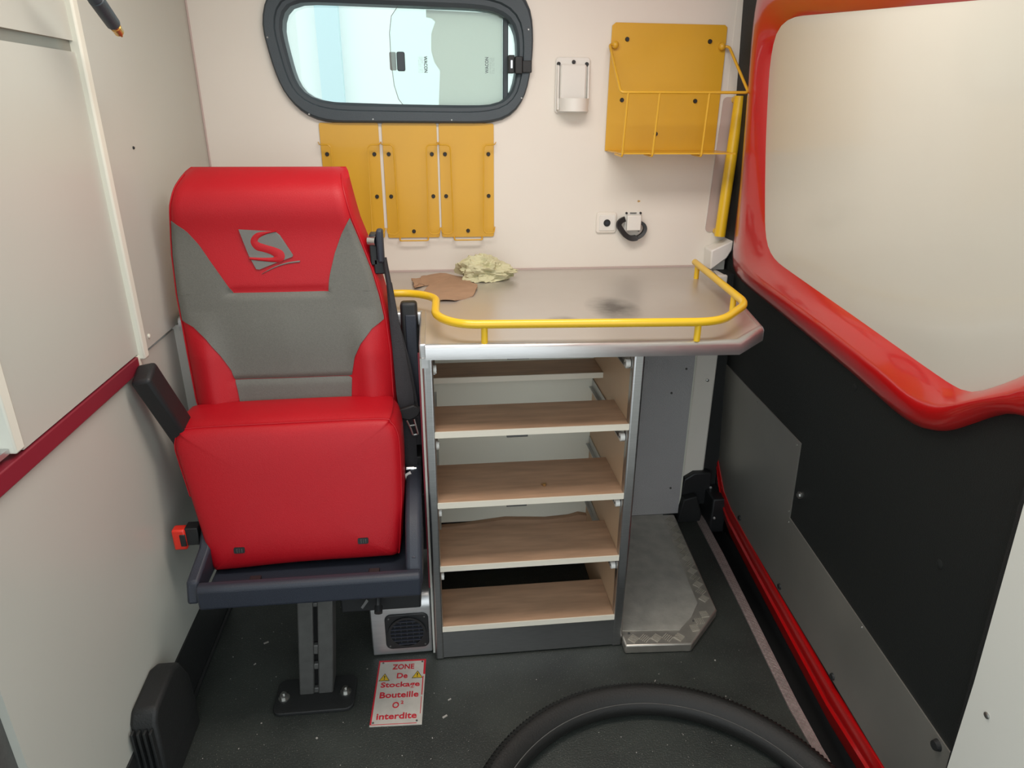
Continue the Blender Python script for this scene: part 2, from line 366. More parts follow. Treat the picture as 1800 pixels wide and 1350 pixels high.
for zz in ((1.53, 1.552), (1.300, 1.325)):
    bm = new(); box(bm, 0.209, 0.224, YB+0.040, YB+0.043, *zz); sub(bm, 'red_stile_end', 'redpaint', win, label='red tab at the stile end')
bm = new(); prism(bm, rrect(-0.073, 1.420, 0.022, 0.048, 0.005), lambda a, b: (a, YB+0.016, b), lambda a, b: (a, YB+0.026, b)); sub(bm, 'pull_tab', 'frame', win, bevel=0.002)
bm = new(); prism(bm, rrect(-0.095, 1.421, 0.018, 0.046, 0.004), lambda a, b: (a, YB+0.0305, b), lambda a, b: (a, YB+0.0325, b)); sub(bm, 'pull_tab_reflection', 'greyink', win, label='grey plate modelling the reflection of the pull tab')  # reflection of the pull tab, built as a grey plate
bm = new(); box(bm, 0.219, 0.236, YB-0.014, YB+0.02, 1.393, 1.438); box(bm, 0.236, 0.256, YB-0.028, YB-0.008, 1.391, 1.434); box(bm, 0.256, 0.282, YB-0.026, YB-0.014, 1.394, 1.424)
lt = sub(bm, 'latch', 'black', win, bevel=0.002)
bm = new(); box(bm, 0.225, 0.230, YB-0.016, YB-0.013, 1.405, 1.425); sub(bm, 'latch_pin', 'chrome', win)
bm = new(); box(bm, 0.07, 0.12, YB-0.0215, YB-0.019, 1.577, 1.583); sub(bm, 'drain_slot', 'greyink', win)
for sx, sz in ((-0.325, 1.285), (-0.155, 1.273), (0.06, 1.272), (0.255, 1.33), (-0.412, 1.47), (0.272, 1.50)):
    screw('frame_screw', (sx, YB-0.018, sz), (0, -1, 0), 0.0025, 'screw', win)
# printed glass marks
def facing(x, z, y, rot): return Matrix.Translation((x, y, z)) @ Matrix.Rotation(math.radians(90), 4, 'X') @ Matrix.Rotation(math.radians(rot), 4, 'Z')
text_mesh('WACON', 0.041, 0.0095, facing(-0.006, 1.414, YB+0.024, -90), 'glass_mark', 'ink', win, 0.02)
text_mesh('WACON', 0.041, 0.0095, facing(0.163, 1.414, YB+0.0322, 90), 'glass_mark', 'ink', win, 0.02)
bm = new()
for bx, sg in ((-0.006, -1), (0.163, 1)):
    for i in range(4):
        for j in range(9):
            if random.random() < 0.85:
                zz = 1.394+j*0.0046+random.uniform(-.0006, .0006); xx = bx+sg*(0.009+i*0.0035)
                box(bm, xx, xx+0.0009, YB+(0.0245 if sg < 0 else 0.0322), YB+(0.0248 if sg < 0 else 0.0325), zz, zz+random.uniform(0.001, 0.0032))
sub(bm, 'glass_small_print', 'greyink', win, kind='stuff', smooth=False)

# left wall: lower panel, upper panels, red trim, profiles, skirting
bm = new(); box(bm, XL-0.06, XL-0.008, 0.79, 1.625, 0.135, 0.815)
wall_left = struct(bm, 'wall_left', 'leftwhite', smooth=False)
bm = new(); prism(bm, [(XL-0.06, 0.135), (XL-0.004, 0.135), (XL+0.004, 0.02), (XL+0.004, 0.0), (XL-0.06, 0.0)], lambda a, b: (a, 0.4, b), lambda a, b: (a, 2.06, b)); struct(bm, 'baseboard_left', 'rubber', smooth=False)
bm = new(); tube(bm, [(XL+0.006, 0.42, 0.006), (XL+0.006, 1.62, 0.006)], 0.006, 8); struct(bm, 'trim_2', 'rubber')
for zz in (1.545, 1.50): pass
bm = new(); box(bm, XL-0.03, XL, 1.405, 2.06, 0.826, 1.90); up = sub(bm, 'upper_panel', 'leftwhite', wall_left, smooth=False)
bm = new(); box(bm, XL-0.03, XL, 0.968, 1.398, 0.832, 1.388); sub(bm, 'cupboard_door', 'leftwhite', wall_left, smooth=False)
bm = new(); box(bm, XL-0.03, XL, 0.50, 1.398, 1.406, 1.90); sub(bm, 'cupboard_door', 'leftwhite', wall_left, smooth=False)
bm = new(); box(bm, XL-0.034, XL-0.006, 0.5, 1.398, 1.386, 1.408); sub(bm, 'grey_rail', 'kick', wall_left, smooth=False, label='grey metal rail between the doors')
bm = new(); box(bm, XL-0.02, XL+0.012, 1.396, 1.419, 0.818, 1.90); sub(bm, 'edge_profile', 'edge', wall_left, bevel=0.004)
bm = new(); box(bm, XL-0.02, XL+0.004, 0.945, 0.968, 0.836, 1.386); sub(bm, 'edge_profile', 'edge', wall_left, bevel=0.003)
bm = new(); box(bm, XL-0.03, XL+0.003, 0.45, 1.385, 0.798, 0.829); sub(bm, 'red_trim', 'redtrim', wall_left, bevel=0.002)
bm = new(); box(bm, XL-0.03, XL+0.001, 1.385, 1.402, 0.806, 0.828); sub(bm, 'trim_end_cap', 'edge', wall_left)
bm = new(); box(bm, XL-0.30, XL-0.25, 0.45, 0.95, 0.84, 1.39); box(bm, XL-0.25, XL-0.02, 0.45, 0.95, 0.829, 0.836); sub(bm, 'cupboard_interior', 'void', wall_left, smooth=False)
bm = new(); box(bm, XL-0.03, XL-0.005, 0.5, 0.944, 0.838, 0.846); sub(bm, 'sliding_track', 'aluh', wall_left)
bm = new(); box(bm, XL-0.06, XL-0.02, 0.45, 0.79, 0.0, 0.80); sub(bm, 'front_jamb', 'steelgrey', wall_left, smooth=False, label='dark grey jamb at the front end')
screw('panel_screw', (XL, 1.46, 0.849), (1, 0, 0), 0.005, 'edge', wall_left)
screw('panel_screw', (XL, 1.565, 1.222), (1, 0, 0), 0.003, 'rubber', wall_left)
# corner bead left / back
bm = new(); tube(bm, [(XL+0.002, YB-0.002, 0.84), (XL+0.002, YB-0.002, 1.9)], 0.003, 6); struct(bm, 'trim_3', 'mauve')

# lower box behind the seat (carries the left part of the worktop)
bm = new(); box(bm, -0.64, -0.03, 1.62, 2.06, 0.0, 0.825); struct(bm, 'trim_4', 'pillar', smooth=False)

# right jamb column of the back wall, recess, cap
bm = new(); box(bm, 0.792, 0.880, 1.95, 2.07, 0.03, 0.84); jamb = struct(bm, 'wall_right', 'cream', bevel=0.006)
bm = new(); box(bm, 0.786, 0.800, 1.925, 1.955, 0.03, 0.83); sub(bm, 'jamb_strip', 'edge', jamb, bevel=0.002)
screw('jamb_screw', (0.853, 1.948, 0.50), (0, -1, 0), 0.005, 'screw', jamb)
screw('jamb_screw', (0.80, 1.948, 0.16), (0, -1, 0), 0.007, 'edge', jamb)
bm = new(); prism(bm, [(0.838, 0.905), (0.905, 0.935), (0.904, 0.905), (0.890, 0.880), (0.842, 0.845)], lambda a, b: (a, 2.00, b), lambda a, b: (a, 2.059, b)); sub(bm, 'white_cap', 'whitepl', jamb, bevel=0.004)
bm = new(); box(bm, 0.842, 0.900, 2.03, 2.0585, 0.70, 0.90); sub(bm, 'lower_filler', 'pillar', jamb, bevel=0.004)

# right: sliding door
def dpoly(name, pts, o0, o1, m, par=None, **k):
    bm = new(); prism(bm, pts, lambda a, b: D(a, b, o1), lambda a, b: D(a, b, o0))
    return sub(bm, name, m, par, **k) if par else struct(bm, name, m, **k)
door = dpoly('door_1', [(0.70, 0.12), (1.95, 0.10), (2.03, 0.22), (2.05, 1.9), (0.70, 1.9)], -0.04, -0.002, 'redpaint', smooth=False)
dpoly('black_panel', [(0.72, 0.10), (0.90, 0.095), (1.85, 0.09), (2.0, 0.11), (2.02, 0.55), (2.015, 0.88), (1.85, 0.87), (1.0, 0.82), (0.90, 0.83), (0.86, 0.87), (0.80, 0.912), (0.72, 0.935)], -0.002, 0.003, 'blackpanel', door, smooth=False)
DC = (1.25, 1.19)
pan = [(0.74, 1.43), (0.95, 1.440), (1.22, 1.463), (1.694, 1.502), (1.769, 1.497), (1.812, 1.470), (1.824, 1.402), (1.813, 1.294), (1.800, 1.211), (1.778, 1.112), (1.752, 1.013), (1.719, 0.966), (1.659, 0.944), (1.537, 0.936), (1.254, 0.919), (1.048, 0.906),
       (0.905, 0.897), (0.875, 0.904), (0.827, 0.937), (0.791, 0.965), (0.745, 1.01), (0.715, 1.08), (0.71, 1.36)]
rid = [(0.68, 1.51), (1.22, 1.525), (1.80, 1.548), (1.845, 1.53), (1.862, 1.49), (1.864, 1.429), (1.858, 1.29), (1.850, 1.151), (1.842, 0.985), (1.835, 0.925), (1.801, 0.896), (1.668, 0.885), (1.305, 0.872), (1.054, 0.858),
       (0.979, 0.846), (0.918, 0.856), (0.849, 0.903), (0.753, 0.960), (0.69, 1.04), (0.65, 1.15)]
out_ = [(0.60, 1.62), (1.22, 1.63), (1.85, 1.64), (1.925, 1.60), (1.938, 1.50), (1.935, 1.30), (1.938, 1.141), (1.960, 0.939), (1.965, 0.862), (1.891, 0.839), (1.553, 0.826), (1.203, 0.809), (1.03, 0.796), (0.964, 0.799), (0.914, 0.818), (0.873, 0.848),
        (0.822, 0.889), (0.785, 0.914), (0.70, 0.93), (0.60, 0.98)]
A, B_, C_ = polar(pan, DC, 144), polar(rid, DC, 144), polar(out_, DC, 144)
bm = new()
rings = [(A, 0.0, 0), (inset(A, B_, 0.12), 0.006, 0), (inset(A, B_, 0.45), 0.018, 0), (inset(A, B_, 0.85), 0.028, 0), (B_, 0.031, 0), (inset(B_, C_, 0.25), 0.031, 0), (inset(B_, C_, 0.7), 0.024, 0), (inset(B_, C_, 0.93), 0.016, 0), (C_, 0.0, 0)]
loft(bm, [[D(a, b, o) for a, b in r] for r, o, _ in rings], cap0=False, cap1=False)
sub(bm, 'window_surround', 'redpaint', door, ang=60, label='glossy red moulded surround')
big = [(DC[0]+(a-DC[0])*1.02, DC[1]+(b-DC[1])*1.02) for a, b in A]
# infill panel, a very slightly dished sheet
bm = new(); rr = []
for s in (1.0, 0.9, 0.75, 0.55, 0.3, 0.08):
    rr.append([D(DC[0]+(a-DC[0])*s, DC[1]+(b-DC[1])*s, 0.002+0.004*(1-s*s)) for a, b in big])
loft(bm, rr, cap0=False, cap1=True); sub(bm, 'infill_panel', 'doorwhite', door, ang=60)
# aluminium kick panel with its raised upper rear corner
dpoly('kick_plate', [(2.03, 0.098), (2.03, 0.535), (1.996, 0.548), (1.394, 0.553), (1.403, 0.336), (0.735, 0.312), (0.735, 0.20), (0.870, 0.102)], 0.003, 0.0055, 'kick', door, smooth=False)
bm = new(); cyl(bm, D(1.365, 0.426, 0.002), D(1.365, 0.426, 0.008), 0.009, 14); cyl(bm, D(1.365, 0.426, 0.008), D(1.365, 0.426, 0.011), 0.006, 6); sub(bm, 'panel_bolt', 'screw', door)
for y, z in ((1.726, 0.125), (1.406, 0.118), (1.099, 0.112)):
    bm = new(); cyl(bm, D(y, z, 0.004), D(y, z, 0.010), 0.009, 14, 0.007); sub(bm, 'rubber_plug', 'rubber', door)
bm = new(); cyl(bm, D(0.765, 0.297, 0.004), D(0.765, 0.297, 0.014), 0.011, 14, 0.008); sub(bm, 'rubber_plug', 'rubber', door)
for y, z in ((1.412, 0.54), (1.41, 0.352), (1.405, 0.322), (1.03, 0.315), (1.68, 0.54)):
    screw('rivet', D(y, z, 0.0055), (-1, 0, 0), 0.003, 'screw', door, h=0.002)
for y, z in ((0.86, 0.60), (1.20, 0.78)):
    screw('panel_clip', D(y, z, 0.003), (-1, 0, 0), 0.008, 'blackpanel', door, h=0.002)
# red lower lip of the door: a folded sill strip
top = [(2.02, 0.62, -0.004), (2.02, 0.30, -0.004), (1.985, 0.225, .006), (1.93, 0.17, .008), (1.88, 0.125, .008), (1.80, 0.105, .008), (1.60, 0.096, .008), (1.30, 0.086, .008), (1.09, 0.080, .008), (0.863, 0.10, .008), (0.70, 0.11, .008)]
rings = []
for (y, z, o) in top:
    k = 1.0 if z < 0.12 else max(0.0, 1-(z-0.12)/0.14)
    rings.append([D(y, z+0.002, o-0.01), D(y, z, o), D(y, z-0.010*k-0.004, o+0.003), D(y, z-0.034*k-0.006, o-0.002*k+0.003), D(y, z-0.038*k-0.008, o+0.003*k+0.003), D(y-0.01*k, z-0.078*k-0.010, o-0.004*k+0.003), D(y-0.01*k, z-0.095*k-0.012, o-0.035*k-0.01)])
bm = new(); loft(bm, rings, closed=True); sub(bm, 'door_lip', 'redpaint', door, ang=25)
# rubber seal at the rear edge
bm = new()
rings = []
for z, wd in ((0.14, 0.0), (0.4, 0.0), (0.8, 0.0), (1.2, 0.0), (1.6, 0.0), (1.9, 0.0)):
    x = 0.955-0.05*z
    rings.append([(x-0.006, 2.055, z), (x-0.007, 2.030, z), (x-0.006, 2.000, z), (x-0.006, 1.945, z), (x+0.020, 1.945, z), (x+0.022, 2.055, z)])
loft(bm, rings); struct(bm, 'trim_5', 'rubber', ang=70)
bm = new(); box(bm, 0.855, 1.02, 2.062, 2.11, -0.12, 1.95); box(bm, 0.99, 1.02, 0.35, 2.11, -0.12, 0.30); box(bm, 0.87, 0.93, 1.96, 2.06, -0.12, 0.84)  # dark seal backing and unseen side blocker added against light leaking past the door
struct(bm, 'door_light_blocker', 'rubber', smooth=False)
# white front pillar panel on the right
bm = new(); rg = []
for z in (-0.1, 0.2, 0.5, 0.8, 1.1, 1.9):
    e = 0.715 if z < 0.25 else 0.706
    rg.append([D(e, z, 0.028), D(e+0.003, z, 0.02), D(e+0.003, z, -0.05), D(0.35, z, -0.05), D(0.35, z, 0.028)])
loft(bm, rg); pil = struct(bm, 'trim_6', 'pillar', ang=60)
screw('pillar_screw', D(0.668, 0.476, 0.028), (-1, 0, 0), 0.005, 'screw', pil)
bm = new(); tube(bm, [D(0.716, z, 0.012) for z in (0.0, 0.5, 1.0, 1.5, 1.9)], 0.010, 8); sub(bm, 'pillar_seal', 'rubber', pil)

# threshold strip in the floor
th = thing('threshold_strip', (0.84, 1.5, 0), 'long pinkish aluminium tread strip let into the floor beside the red door lip', 'threshold')
TL = [(0.963, 0.804), (1.008, 0.784), (1.124, 0.787), (1.276, 0.802), (1.458, 0.820), (1.715, 0.842), (2.023, 0.865)]; TR = [(0.963, 0.806), (1.011, 0.807), (1.135, 0.815), (1.282, 0.829), (1.456, 0.846), (1.712, 0.871), (2.023, 0.894)]
pl = [(x, y) for y, x in TL]+[(x, y) for y, x in TR[::-1]]
bm = new(); prism(bm, pl, lambda a, b: (a, b, 0.0), lambda a, b: (a, b, 0.004)); part(bm, 'strip', 'thresh', th, smooth=False)
bm = new()
for i in range(160):
    y = 0.98+i*0.0065
    xl, xr = lerp_tab(TL, y), lerp_tab(TR, y)
    if xr-xl < 0.012: continue
    for j in range(3):
        x = xl+(xr-xl)*(j+0.5+(0.25 if i % 2 else -0.05))/3.3
        a = math.radians(45 if (i+j) % 2 else -45)
        box(bm, -0.0030, 0.0030, -0.0007, 0.0007, 0.004, 0.0050, Matrix.Translation((x, y, 0)) @ Matrix.Rotation(a, 4, 'Z'))
part(bm, 'tread_pattern', 'checker', th, kind='stuff', smooth=False)

# ================================================================== WORKTOP + DRAWER CABINET
ZT = 0.845
wt = thing('worktop', (0.35, 1.7, ZT), 'aluminium worktop with rounded front edge and chamfered right corner, above the empty drawer cabinet', 'worktop')
top = [(-0.60, 2.059), (-0.60, 1.621), (-0.031, 1.619), (-0.026, 1.363), (0.636, 1.335), (0.725, 1.420), (0.838, 2.00), (0.842, 2.059)]
bm = new(); prism(bm, top, lambda a, b: (a, b, ZT-0.02), lambda a, b: (a, b, ZT)); part(bm, 'top_sheet', 'worktop', wt, smooth=False)
def edge_profile(pts, name):
    prof = [(0.0, 0.001), (0.006, 0.002), (0.012, -0.001), (0.0155, -0.008), (0.016, -0.030), (0.013, -0.031), (0.0, -0.031)]
    P2 = [Vector(p) for p in pts]; rings = []
    for i, p in enumerate(P2):
        a = (P2[i]-P2[i-1]).normalized() if i else (P2[1]-P2[0]).normalized()
        b = (P2[i+1]-P2[i]).normalized() if i < len(P2)-1 else a
        na, nb = Vector((a.y, -a.x)), Vector((b.y, -b.x)); n = (na+nb).normalized(); k = 1/max(0.5, n.dot(na))
        rings.append([(p.x+n.x*o*k, p.y+n.y*o*k, ZT+h) for o, h in prof])
    bm = new(); loft(bm, rings); return part(bm, name, 'aluh', wt, ang=50)
edge_profile([(-0.026, 1.363), (0.636, 1.335), (0.725, 1.420)], 'front_edge')
edge_profile([(0.725, 1.420), (0.838, 2.00)], 'right_edge')
edge_profile([(-0.60, 1.621), (-0.033, 1.619)], 'rear_left_edge')
bm = new(); box(bm, -0.040, -0.024, 1.36, 1.62, ZT-0.032, ZT+0.001); part(bm, 'left_edge', 'aluh', wt, bevel=0.004, seg=3)
bm = new(); box(bm, -0.60, 0.84, 2.052, 2.0605, ZT, ZT+0.004); part(bm, 'rear_joint', 'mauve', wt, smooth=False)

# yellow guard rail
rl = thing('guard_rail', (0.3, 1.36, ZT), 'bent bright yellow tube guard rail standing along the worktop edge', 'rail')
zr = 0.887
bm = new(); tube(bm, [(-0.30, 1.630, zr), (-0.052, 1.628, zr), (0.0, 1.580, zr), (-0.004, 1.425, zr), (0.045, 1.358, zr), (0.595, 1.328, zr), (0.712, 1.462, zr), (0.722, 1.56, zr), (0.760, 1.925, zr)], 0.0092, 14, rad=0.055, k=7)
part(bm, 'rail_tube', 'yellow2', rl)
for x, y in ((0.097, 1.356), (0.548, 1.332), (0.722, 1.555), (0.757, 1.895), (-0.22, 1.631)):
    bm = new(); cyl(bm, (x, y, ZT), (x, y, zr), 0.0072, 12); part(bm, 'rail_post', 'yellow2', rl)

cb = thing('drawer_cabinet', (0.21, 1.5, 0), 'open cabinet with aluminium corner posts and five beech shelves, its drawers taken out', 'cabinet')
F = 1.363; x0, x1 = -0.034, 0.449
for xa, xb in ((x0, x0+0.022), (x1-0.026, x1)):
    bm = new(); box(bm, xa, xb, F-0.002, F+0.024, 0.0, ZT-0.03); part(bm, 'corner_post', 'alu', cb, bevel=0.005, seg=3)
bm = new(); box(bm, x0, x0+0.014, F+0.022, 1.78, 0.0, ZT-0.02); part(bm, 'side_panel', 'woodside', cb, smooth=False)
bm = new(); box(bm, x1-0.024, x1-0.006, F+0.022, 1.78, 0.0, ZT-0.02); part(bm, 'side_panel', 'woodside', cb, smooth=False)
bm = new(); box(bm, x1-0.0045, x1-0.0005, F+0.024, 1.92, 0.03, ZT-0.02); part(bm, 'outer_skin', 'rubber', cb, smooth=False)
bm = new(); box(bm, x0-0.006, x0-0.001, F+0.024, 1.62, 0.0, ZT-0.02); part(bm, 'outer_side', 'pillar', cb, smooth=False)
bm = new(); box(bm, x0-0.010, x0-0.0062, F+0.03, F+0.034, 0.20, ZT-0.03); part(bm, 'red_reflection', 'redtrim', cb)  # reflected red line beside the post, built as a thin coloured strip
bm = new(); box(bm, x0+0.014, x1-0.024, 1.732, 1.745, 0.165, ZT-0.02); part(bm, 'back_panel', 'edge', cb, smooth=False)
bm = new(); prism(bm, [(x0+0.014, 0.125), (0.425, 0.125), (0.425, 0.172), (0.40, 0.178), (0.37, 0.170), (0.30, 0.166), (0.18, 0.175), (0.05, 0.162), (x0+0.014, 0.160)], lambda a, b: (a, 1.715, b), lambda a, b: (a, 1.731, b)); part(bm, 'chipped_board', 'wood', cb, smooth=False, label='chipped beech board low at the back')
bm = new(); box(bm, x0+0.014, x1-0.024, F, F+0.012, 0.004, 0.090); part(bm, 'plinth', 'alu', cb, bevel=0.001)
def shelf(zt, yf, yb, xa=x0+0.016, xb=x1-0.026):
    bm = new(); box(bm, xa, xb, yf+0.002, yb, zt-0.014, zt)
    s = part(bm, 'shelf', 'wood', cb, smooth=False)
    bm = new(); box(bm, xa, xb, yf, yf+0.003, zt-0.0145, zt+0.0003); e = finish(bm, 'edge_band', 'whiteedge', None, smooth=False); e.parent = s
    return s
shelf(0.667, 1.620, 1.731, xb=0.4245)
for zt, yb in ((0.640, 1.505), (0.459, 1.545), (0.283, 1.52), (0.101, 1.508)): shelf(zt, F-0.001, yb, xb=0.4245)
for zt in (0.815, 0.615, 0.437, 0.257):
    bm = new(); box(bm, 0.148, 0.191, 1.470 if zt < 0.8 else 1.40, 1.476 if zt < 0.8 else 1.406, zt-0.006, zt+0.006)
for x, y, z in ((0.17, 1.40, 0.622), (0.17, 1.40, 0.441), (0.17, 1.40, 0.808)):
    bm = new(); box(bm, x-0.024, x+0.024, y-0.030, y+0.02, z-0.006, z); part(bm, 'catch_plate', 'steelgrey', cb, bevel=0.001)
for z in (0.772, 0.590, 0.413, 0.232):
    for xs, sg in ((0.4248, -1), (x0+0.0145, 1)):
        bm = new(); box(bm, min(xs, xs+sg*0.003), max(xs, xs+sg*0.003), F+0.026, 1.725, z-0.004, z+0.020)
        box(bm, min(xs, xs+sg*0.011), max(xs, xs+sg*0.011), F+0.026, 1.725, z-0.006, z-0.003)
        r_ = part(bm, 'drawer_runner', 'alu', cb, smooth=False)
        bm = new(); cyl(bm, (xs+sg*0.003, F+0.022, z+0.008), (xs+sg*0.014, F+0.022, z+0.008), 0.0095, 16); q = finish(bm, 'roller', 'whitepl', None); q.parent = r_
        bm = new(); cyl(bm, (xs+sg*0.012, F+0.022, z+0.008), (xs+sg*0.0150, F+0.022, z+0.008), 0.003, 8); q = finish(bm, 'roller_pin', 'steelgrey', None); q.parent = r_
bm = new(); box(bm, x0-0.002, x0+0.012, F-0.0045, F-0.0015, ZT-0.052, ZT-0.030); part(bm, 'corner_bracket', 'aluh', cb)
# small screw left on a shelf
bm = new(); cyl(bm, (0.242, 1.415, 0.461), (0.242, 1.415, 0.467), 0.004, 8); cyl(bm, (0.236, 1.421, 0.462), (0.242, 1.415, 0.464), 0.0015, 6)
tag(finish(bm, 'brass_screw', 'brass'), 'tiny brass screw lying on the middle shelf of the cabinet', 'screw')

# stucco aluminium sheet right of the cabinet
bm = new(); box(bm, 0.450, 0.790, 1.915, 1.930, 0.03, ZT-0.02); sh = tag(finish(bm, 'aluminium_sheet', 'stucco', smooth=False), 'tall stucco aluminium sheet standing between cabinet and jamb under the worktop', 'panel')
for x, z in ((0.725, 0.475), (0.755, 0.13), (0.765, 0.555)):
    screw('sheet_screw', (x, 1.915, z), (0, -1, 0), 0.0035, 'steelgrey', sh)

# platform with checker-plate border
pf = thing('floor_platform', (0.6, 1.6, 0), 'low grey aluminium platform with checker plate border right of the cabinet', 'platform')
ring = [(0.450, 1.914), (0.778, 1.914), (0.736, 1.438), (0.622, 1.320), (0.450, 1.331)]
bm = new(); prism(bm, ring, lambda a, b: (a, b, 0.0), lambda a, b: (a, b, 0.027)); part(bm, 'plate_base', 'checker', pf, bevel=0.004)
inn = [(0.4505, 1.9135), (0.737, 1.9135), (0.708, 1.66), (0.692, 1.468), (0.655, 1.415), (0.607, 1.371), (0.4505, 1.384)]
bm = new(); prism(bm, inn, lambda a, b: (a, b, 0.026), lambda a, b: (a, b, 0.0295)); part(bm, 'top_plate', 'plate', pf, smooth=False)
bm = new()
for (ax, ay), (bx, by), wd in (((0.755, 1.90), (0.716, 1.47), 0.034), ((0.705, 1.435), (0.638, 1.362), 0.036), ((0.612, 1.345), (0.462, 1.353), 0.040)):
    L_ = math.hypot(bx-ax, by-ay); n = max(2, int(L_/0.030)); ang0 = math.atan2(by-ay, bx-ax)
    for i in range(n):
        t = (i+0.5)/n; cx, cy = ax+(bx-ax)*t, ay+(by-ay)*t
        for j in range(5):
            o = (j-2)*0.0050; s = 1 if i % 2 else -1; a = ang0+s*PI/4
            px, py = cx-math.sin(a)*o, cy+math.cos(a)*o
            box(bm, -0.0105, 0.0105, -0.0011, 0.0011, 0.026, 0.0296, Matrix.Translation((px, py, 0)) @ Matrix.Rotation(a, 4, 'Z'))
part(bm, 'tread_bars', 'treadbar', pf, kind='stuff', smooth=False)
for x, y in ((0.655, 1.40), (0.47, 1.372)): screw('rivet', (x, y, 0.0295), (0, 0, 1), 0.003, 'steelgrey', None, root=pf, h=0.001)

# black corner guide box at the rear of the door track
gb = thing('door_guide_block', (0.86, 1.95, 0), 'black plastic guide block at the rear corner where the door track ends', 'block')
bm = new(); prism(bm, [(0.800, 0.105), (0.806, 0.150), (0.840, 0.172), (0.900, 0.172), (0.905, 0.05), (0.80, 0.05)], lambda a, b: (a, 1.93, b), lambda a, b: (a, 2.02, b)); part(bm, 'block_body', 'black', gb, bevel=0.005)
bm = new(); prism(bm, [(0.785, 0.0), (0.80, 0.09), (0.845, 0.10), (0.87, 0.03), (0.865, 0.0)], lambda a, b: (a, 1.90, b), lambda a, b: (a, 1.99, b)); part(bm, 'block_foot', 'rubber', gb, bevel=0.004)
bm = new(); box(bm, 0.885, 0.935, 1.86, 2.04, -0.02, 0.11); part(bm, 'side_bracket', 'black', gb, bevel=0.005)
screw('guide_bolt', (0.902, 1.930, 0.115), (-0.4, -1, 0.1), 0.0045, 'screw', None, root=gb)
screw('guide_bolt', (0.895, 1.858, 0.040), (-0.4, -1, 0.1), 0.0045, 'screw', None, root=gb)

# ================================================================== SEAT
st = thing('folding_seat', (-0.32, 1.3, 0), 'red and grey leather folding seat with raised cushion on a single steel post', 'seat')
bl = [(0.60, -0.548), (0.658, -0.555), (0.678, -0.559), (0.827, -0.569), (0.915, -0.575), (1.0, -0.575), (1.036, -0.572), (1.106, -0.561), (1.141, -0.551), (1.165, -0.538), (1.18, -0.522)]
brr = [(0.60, -0.104), (0.64, -0.106), (0.775, -0.108), (0.854, -0.115), (0.905, -0.124), (0.962, -0.138), (1.006, -0.153), (1.073, -0.176), (1.139, -0.191), (1.171, -0.199), (1.18, -0.206)]
ZTOP = 1.178
def sy(x, z):
    l, r = lerp_tab(bl, z), lerp_tab(brr, z); xc, hw = (l+r)/2, (r-l)/2; t = abs((x-xc)/hw)
    y = 1.50+0.16*(z-0.66)
    y -= 0.016*math.exp(-((z-1.105)/0.05)**2)                       # head roll
    if z > 1.12: y += 0.055*((z-1.12)/(ZTOP-1.12))**2.4
    if t > 0.9: y += 0.014*((t-0.9)/0.1)**2
    if z < 0.88:                                                        # side bolsters
        k = min(1, (0.88-z)/0.1); y -= 0.020*k*math.exp(-((t-0.78)/0.14)**2)
    y += 0.006*math.exp(-((z-0.918)/0.008)**2)*(1 if t < 0.46 else max(0, 1-(t-0.46)/0.06))
    y += 0.005*math.exp(-((z-0.724)/0.006)**2)*(1 if t < 0.6 else 0)
    y -= 0.008*math.exp(-((z-0.82)/0.08)**2)*max(0, 1-t*1.2)
    return y
zs = [0.60+(ZTOP-0.60)*i/72 for i in range(73)]
bm = new(); rings = []
NB = 40
for i, z in enumerate(zs):
    l, r = lerp_tab(bl, z), lerp_tab(brr, z); fr_ = [(l+(r-l)*j/NB) for j in range(NB+1)]
    ring = [Vector((x, sy(x, z), z)) for x in fr_]
    u = max(0.0, (z-1.09)/(ZTOP-1.09)); yb = 1.50+0.16*(z-0.66)+0.078-0.030*u**3; yb = max(yb, ring[NB//2].y+0.012)
    k = 0.012; rad = 0.02
    zt_ = z
    ring += [Vector((r+0.004, ring[-1].y+(yb-ring[-1].y)*0.15, zt_)), Vector((r+0.012, ring[NB].y+(yb-ring[NB].y)*0.5, zt_)), Vector((r+0.004, ring[NB].y+(yb-ring[NB].y)*0.9, zt_)), Vector((r-0.02, yb, zt_)), Vector((l+0.02, yb, zt_)), Vector((l-0.002, ring[0].y+(yb-ring[0].y)*0.9, zt_)), Vector((l-0.005, ring[0].y+(yb-ring[0].y)*0.5, zt_)), Vector((l-0.003, ring[0].y+(yb-ring[0].y)*0.15, zt_))]
    rings.append(ring)
loft(bm, rings)
back = part(bm, 'backrest', 'red', st, ang=50, label='red leather backrest')
def overlay(name, rows, m, off=0.0026):
    """rows: list of (z, xl, xr); builds a thin sheet hugging the backrest surface"""
    bm = new(); n = 44; g = []
    for z, xl, xr in rows:
        g.append([bm.verts.new((xl+(xr-xl)*j/n, sy(xl+(xr-xl)*j/n, z)-off*(0.15 if False else 1), z)) for j in range(n+1)])
    gb_ = []
    for z, xl, xr in rows:
        gb_.append([bm.verts.new((xl+(xr-xl)*j/n, sy(xl+(xr-xl)*j/n, z)+0.004, z)) for j in range(n+1)])
    for G, fl in ((g, 1), (gb_, -1)):
        for a, b in zip(G, G[1:]):
            for j in range(n): bm.faces.new((a[j], a[j+1], b[j+1], b[j])[::fl])
    R = len(rows)
    for j in range(n):
        bm.faces.new((g[0][j], g[0][j+1], gb_[0][j+1], gb_[0][j])); bm.faces.new((g[-1][j], g[-1][j+1], gb_[-1][j+1], gb_[-1][j]))
    for i in range(R-1):
        bm.faces.new((g[i][0], g[i+1][0], gb_[i+1][0], gb_[i][0])); bm.faces.new((g[i][n], g[i+1][n], gb_[i+1][n], gb_[i][n]))
    o = finish(bm, name, m, None, ang=50); o.parent = back; return o
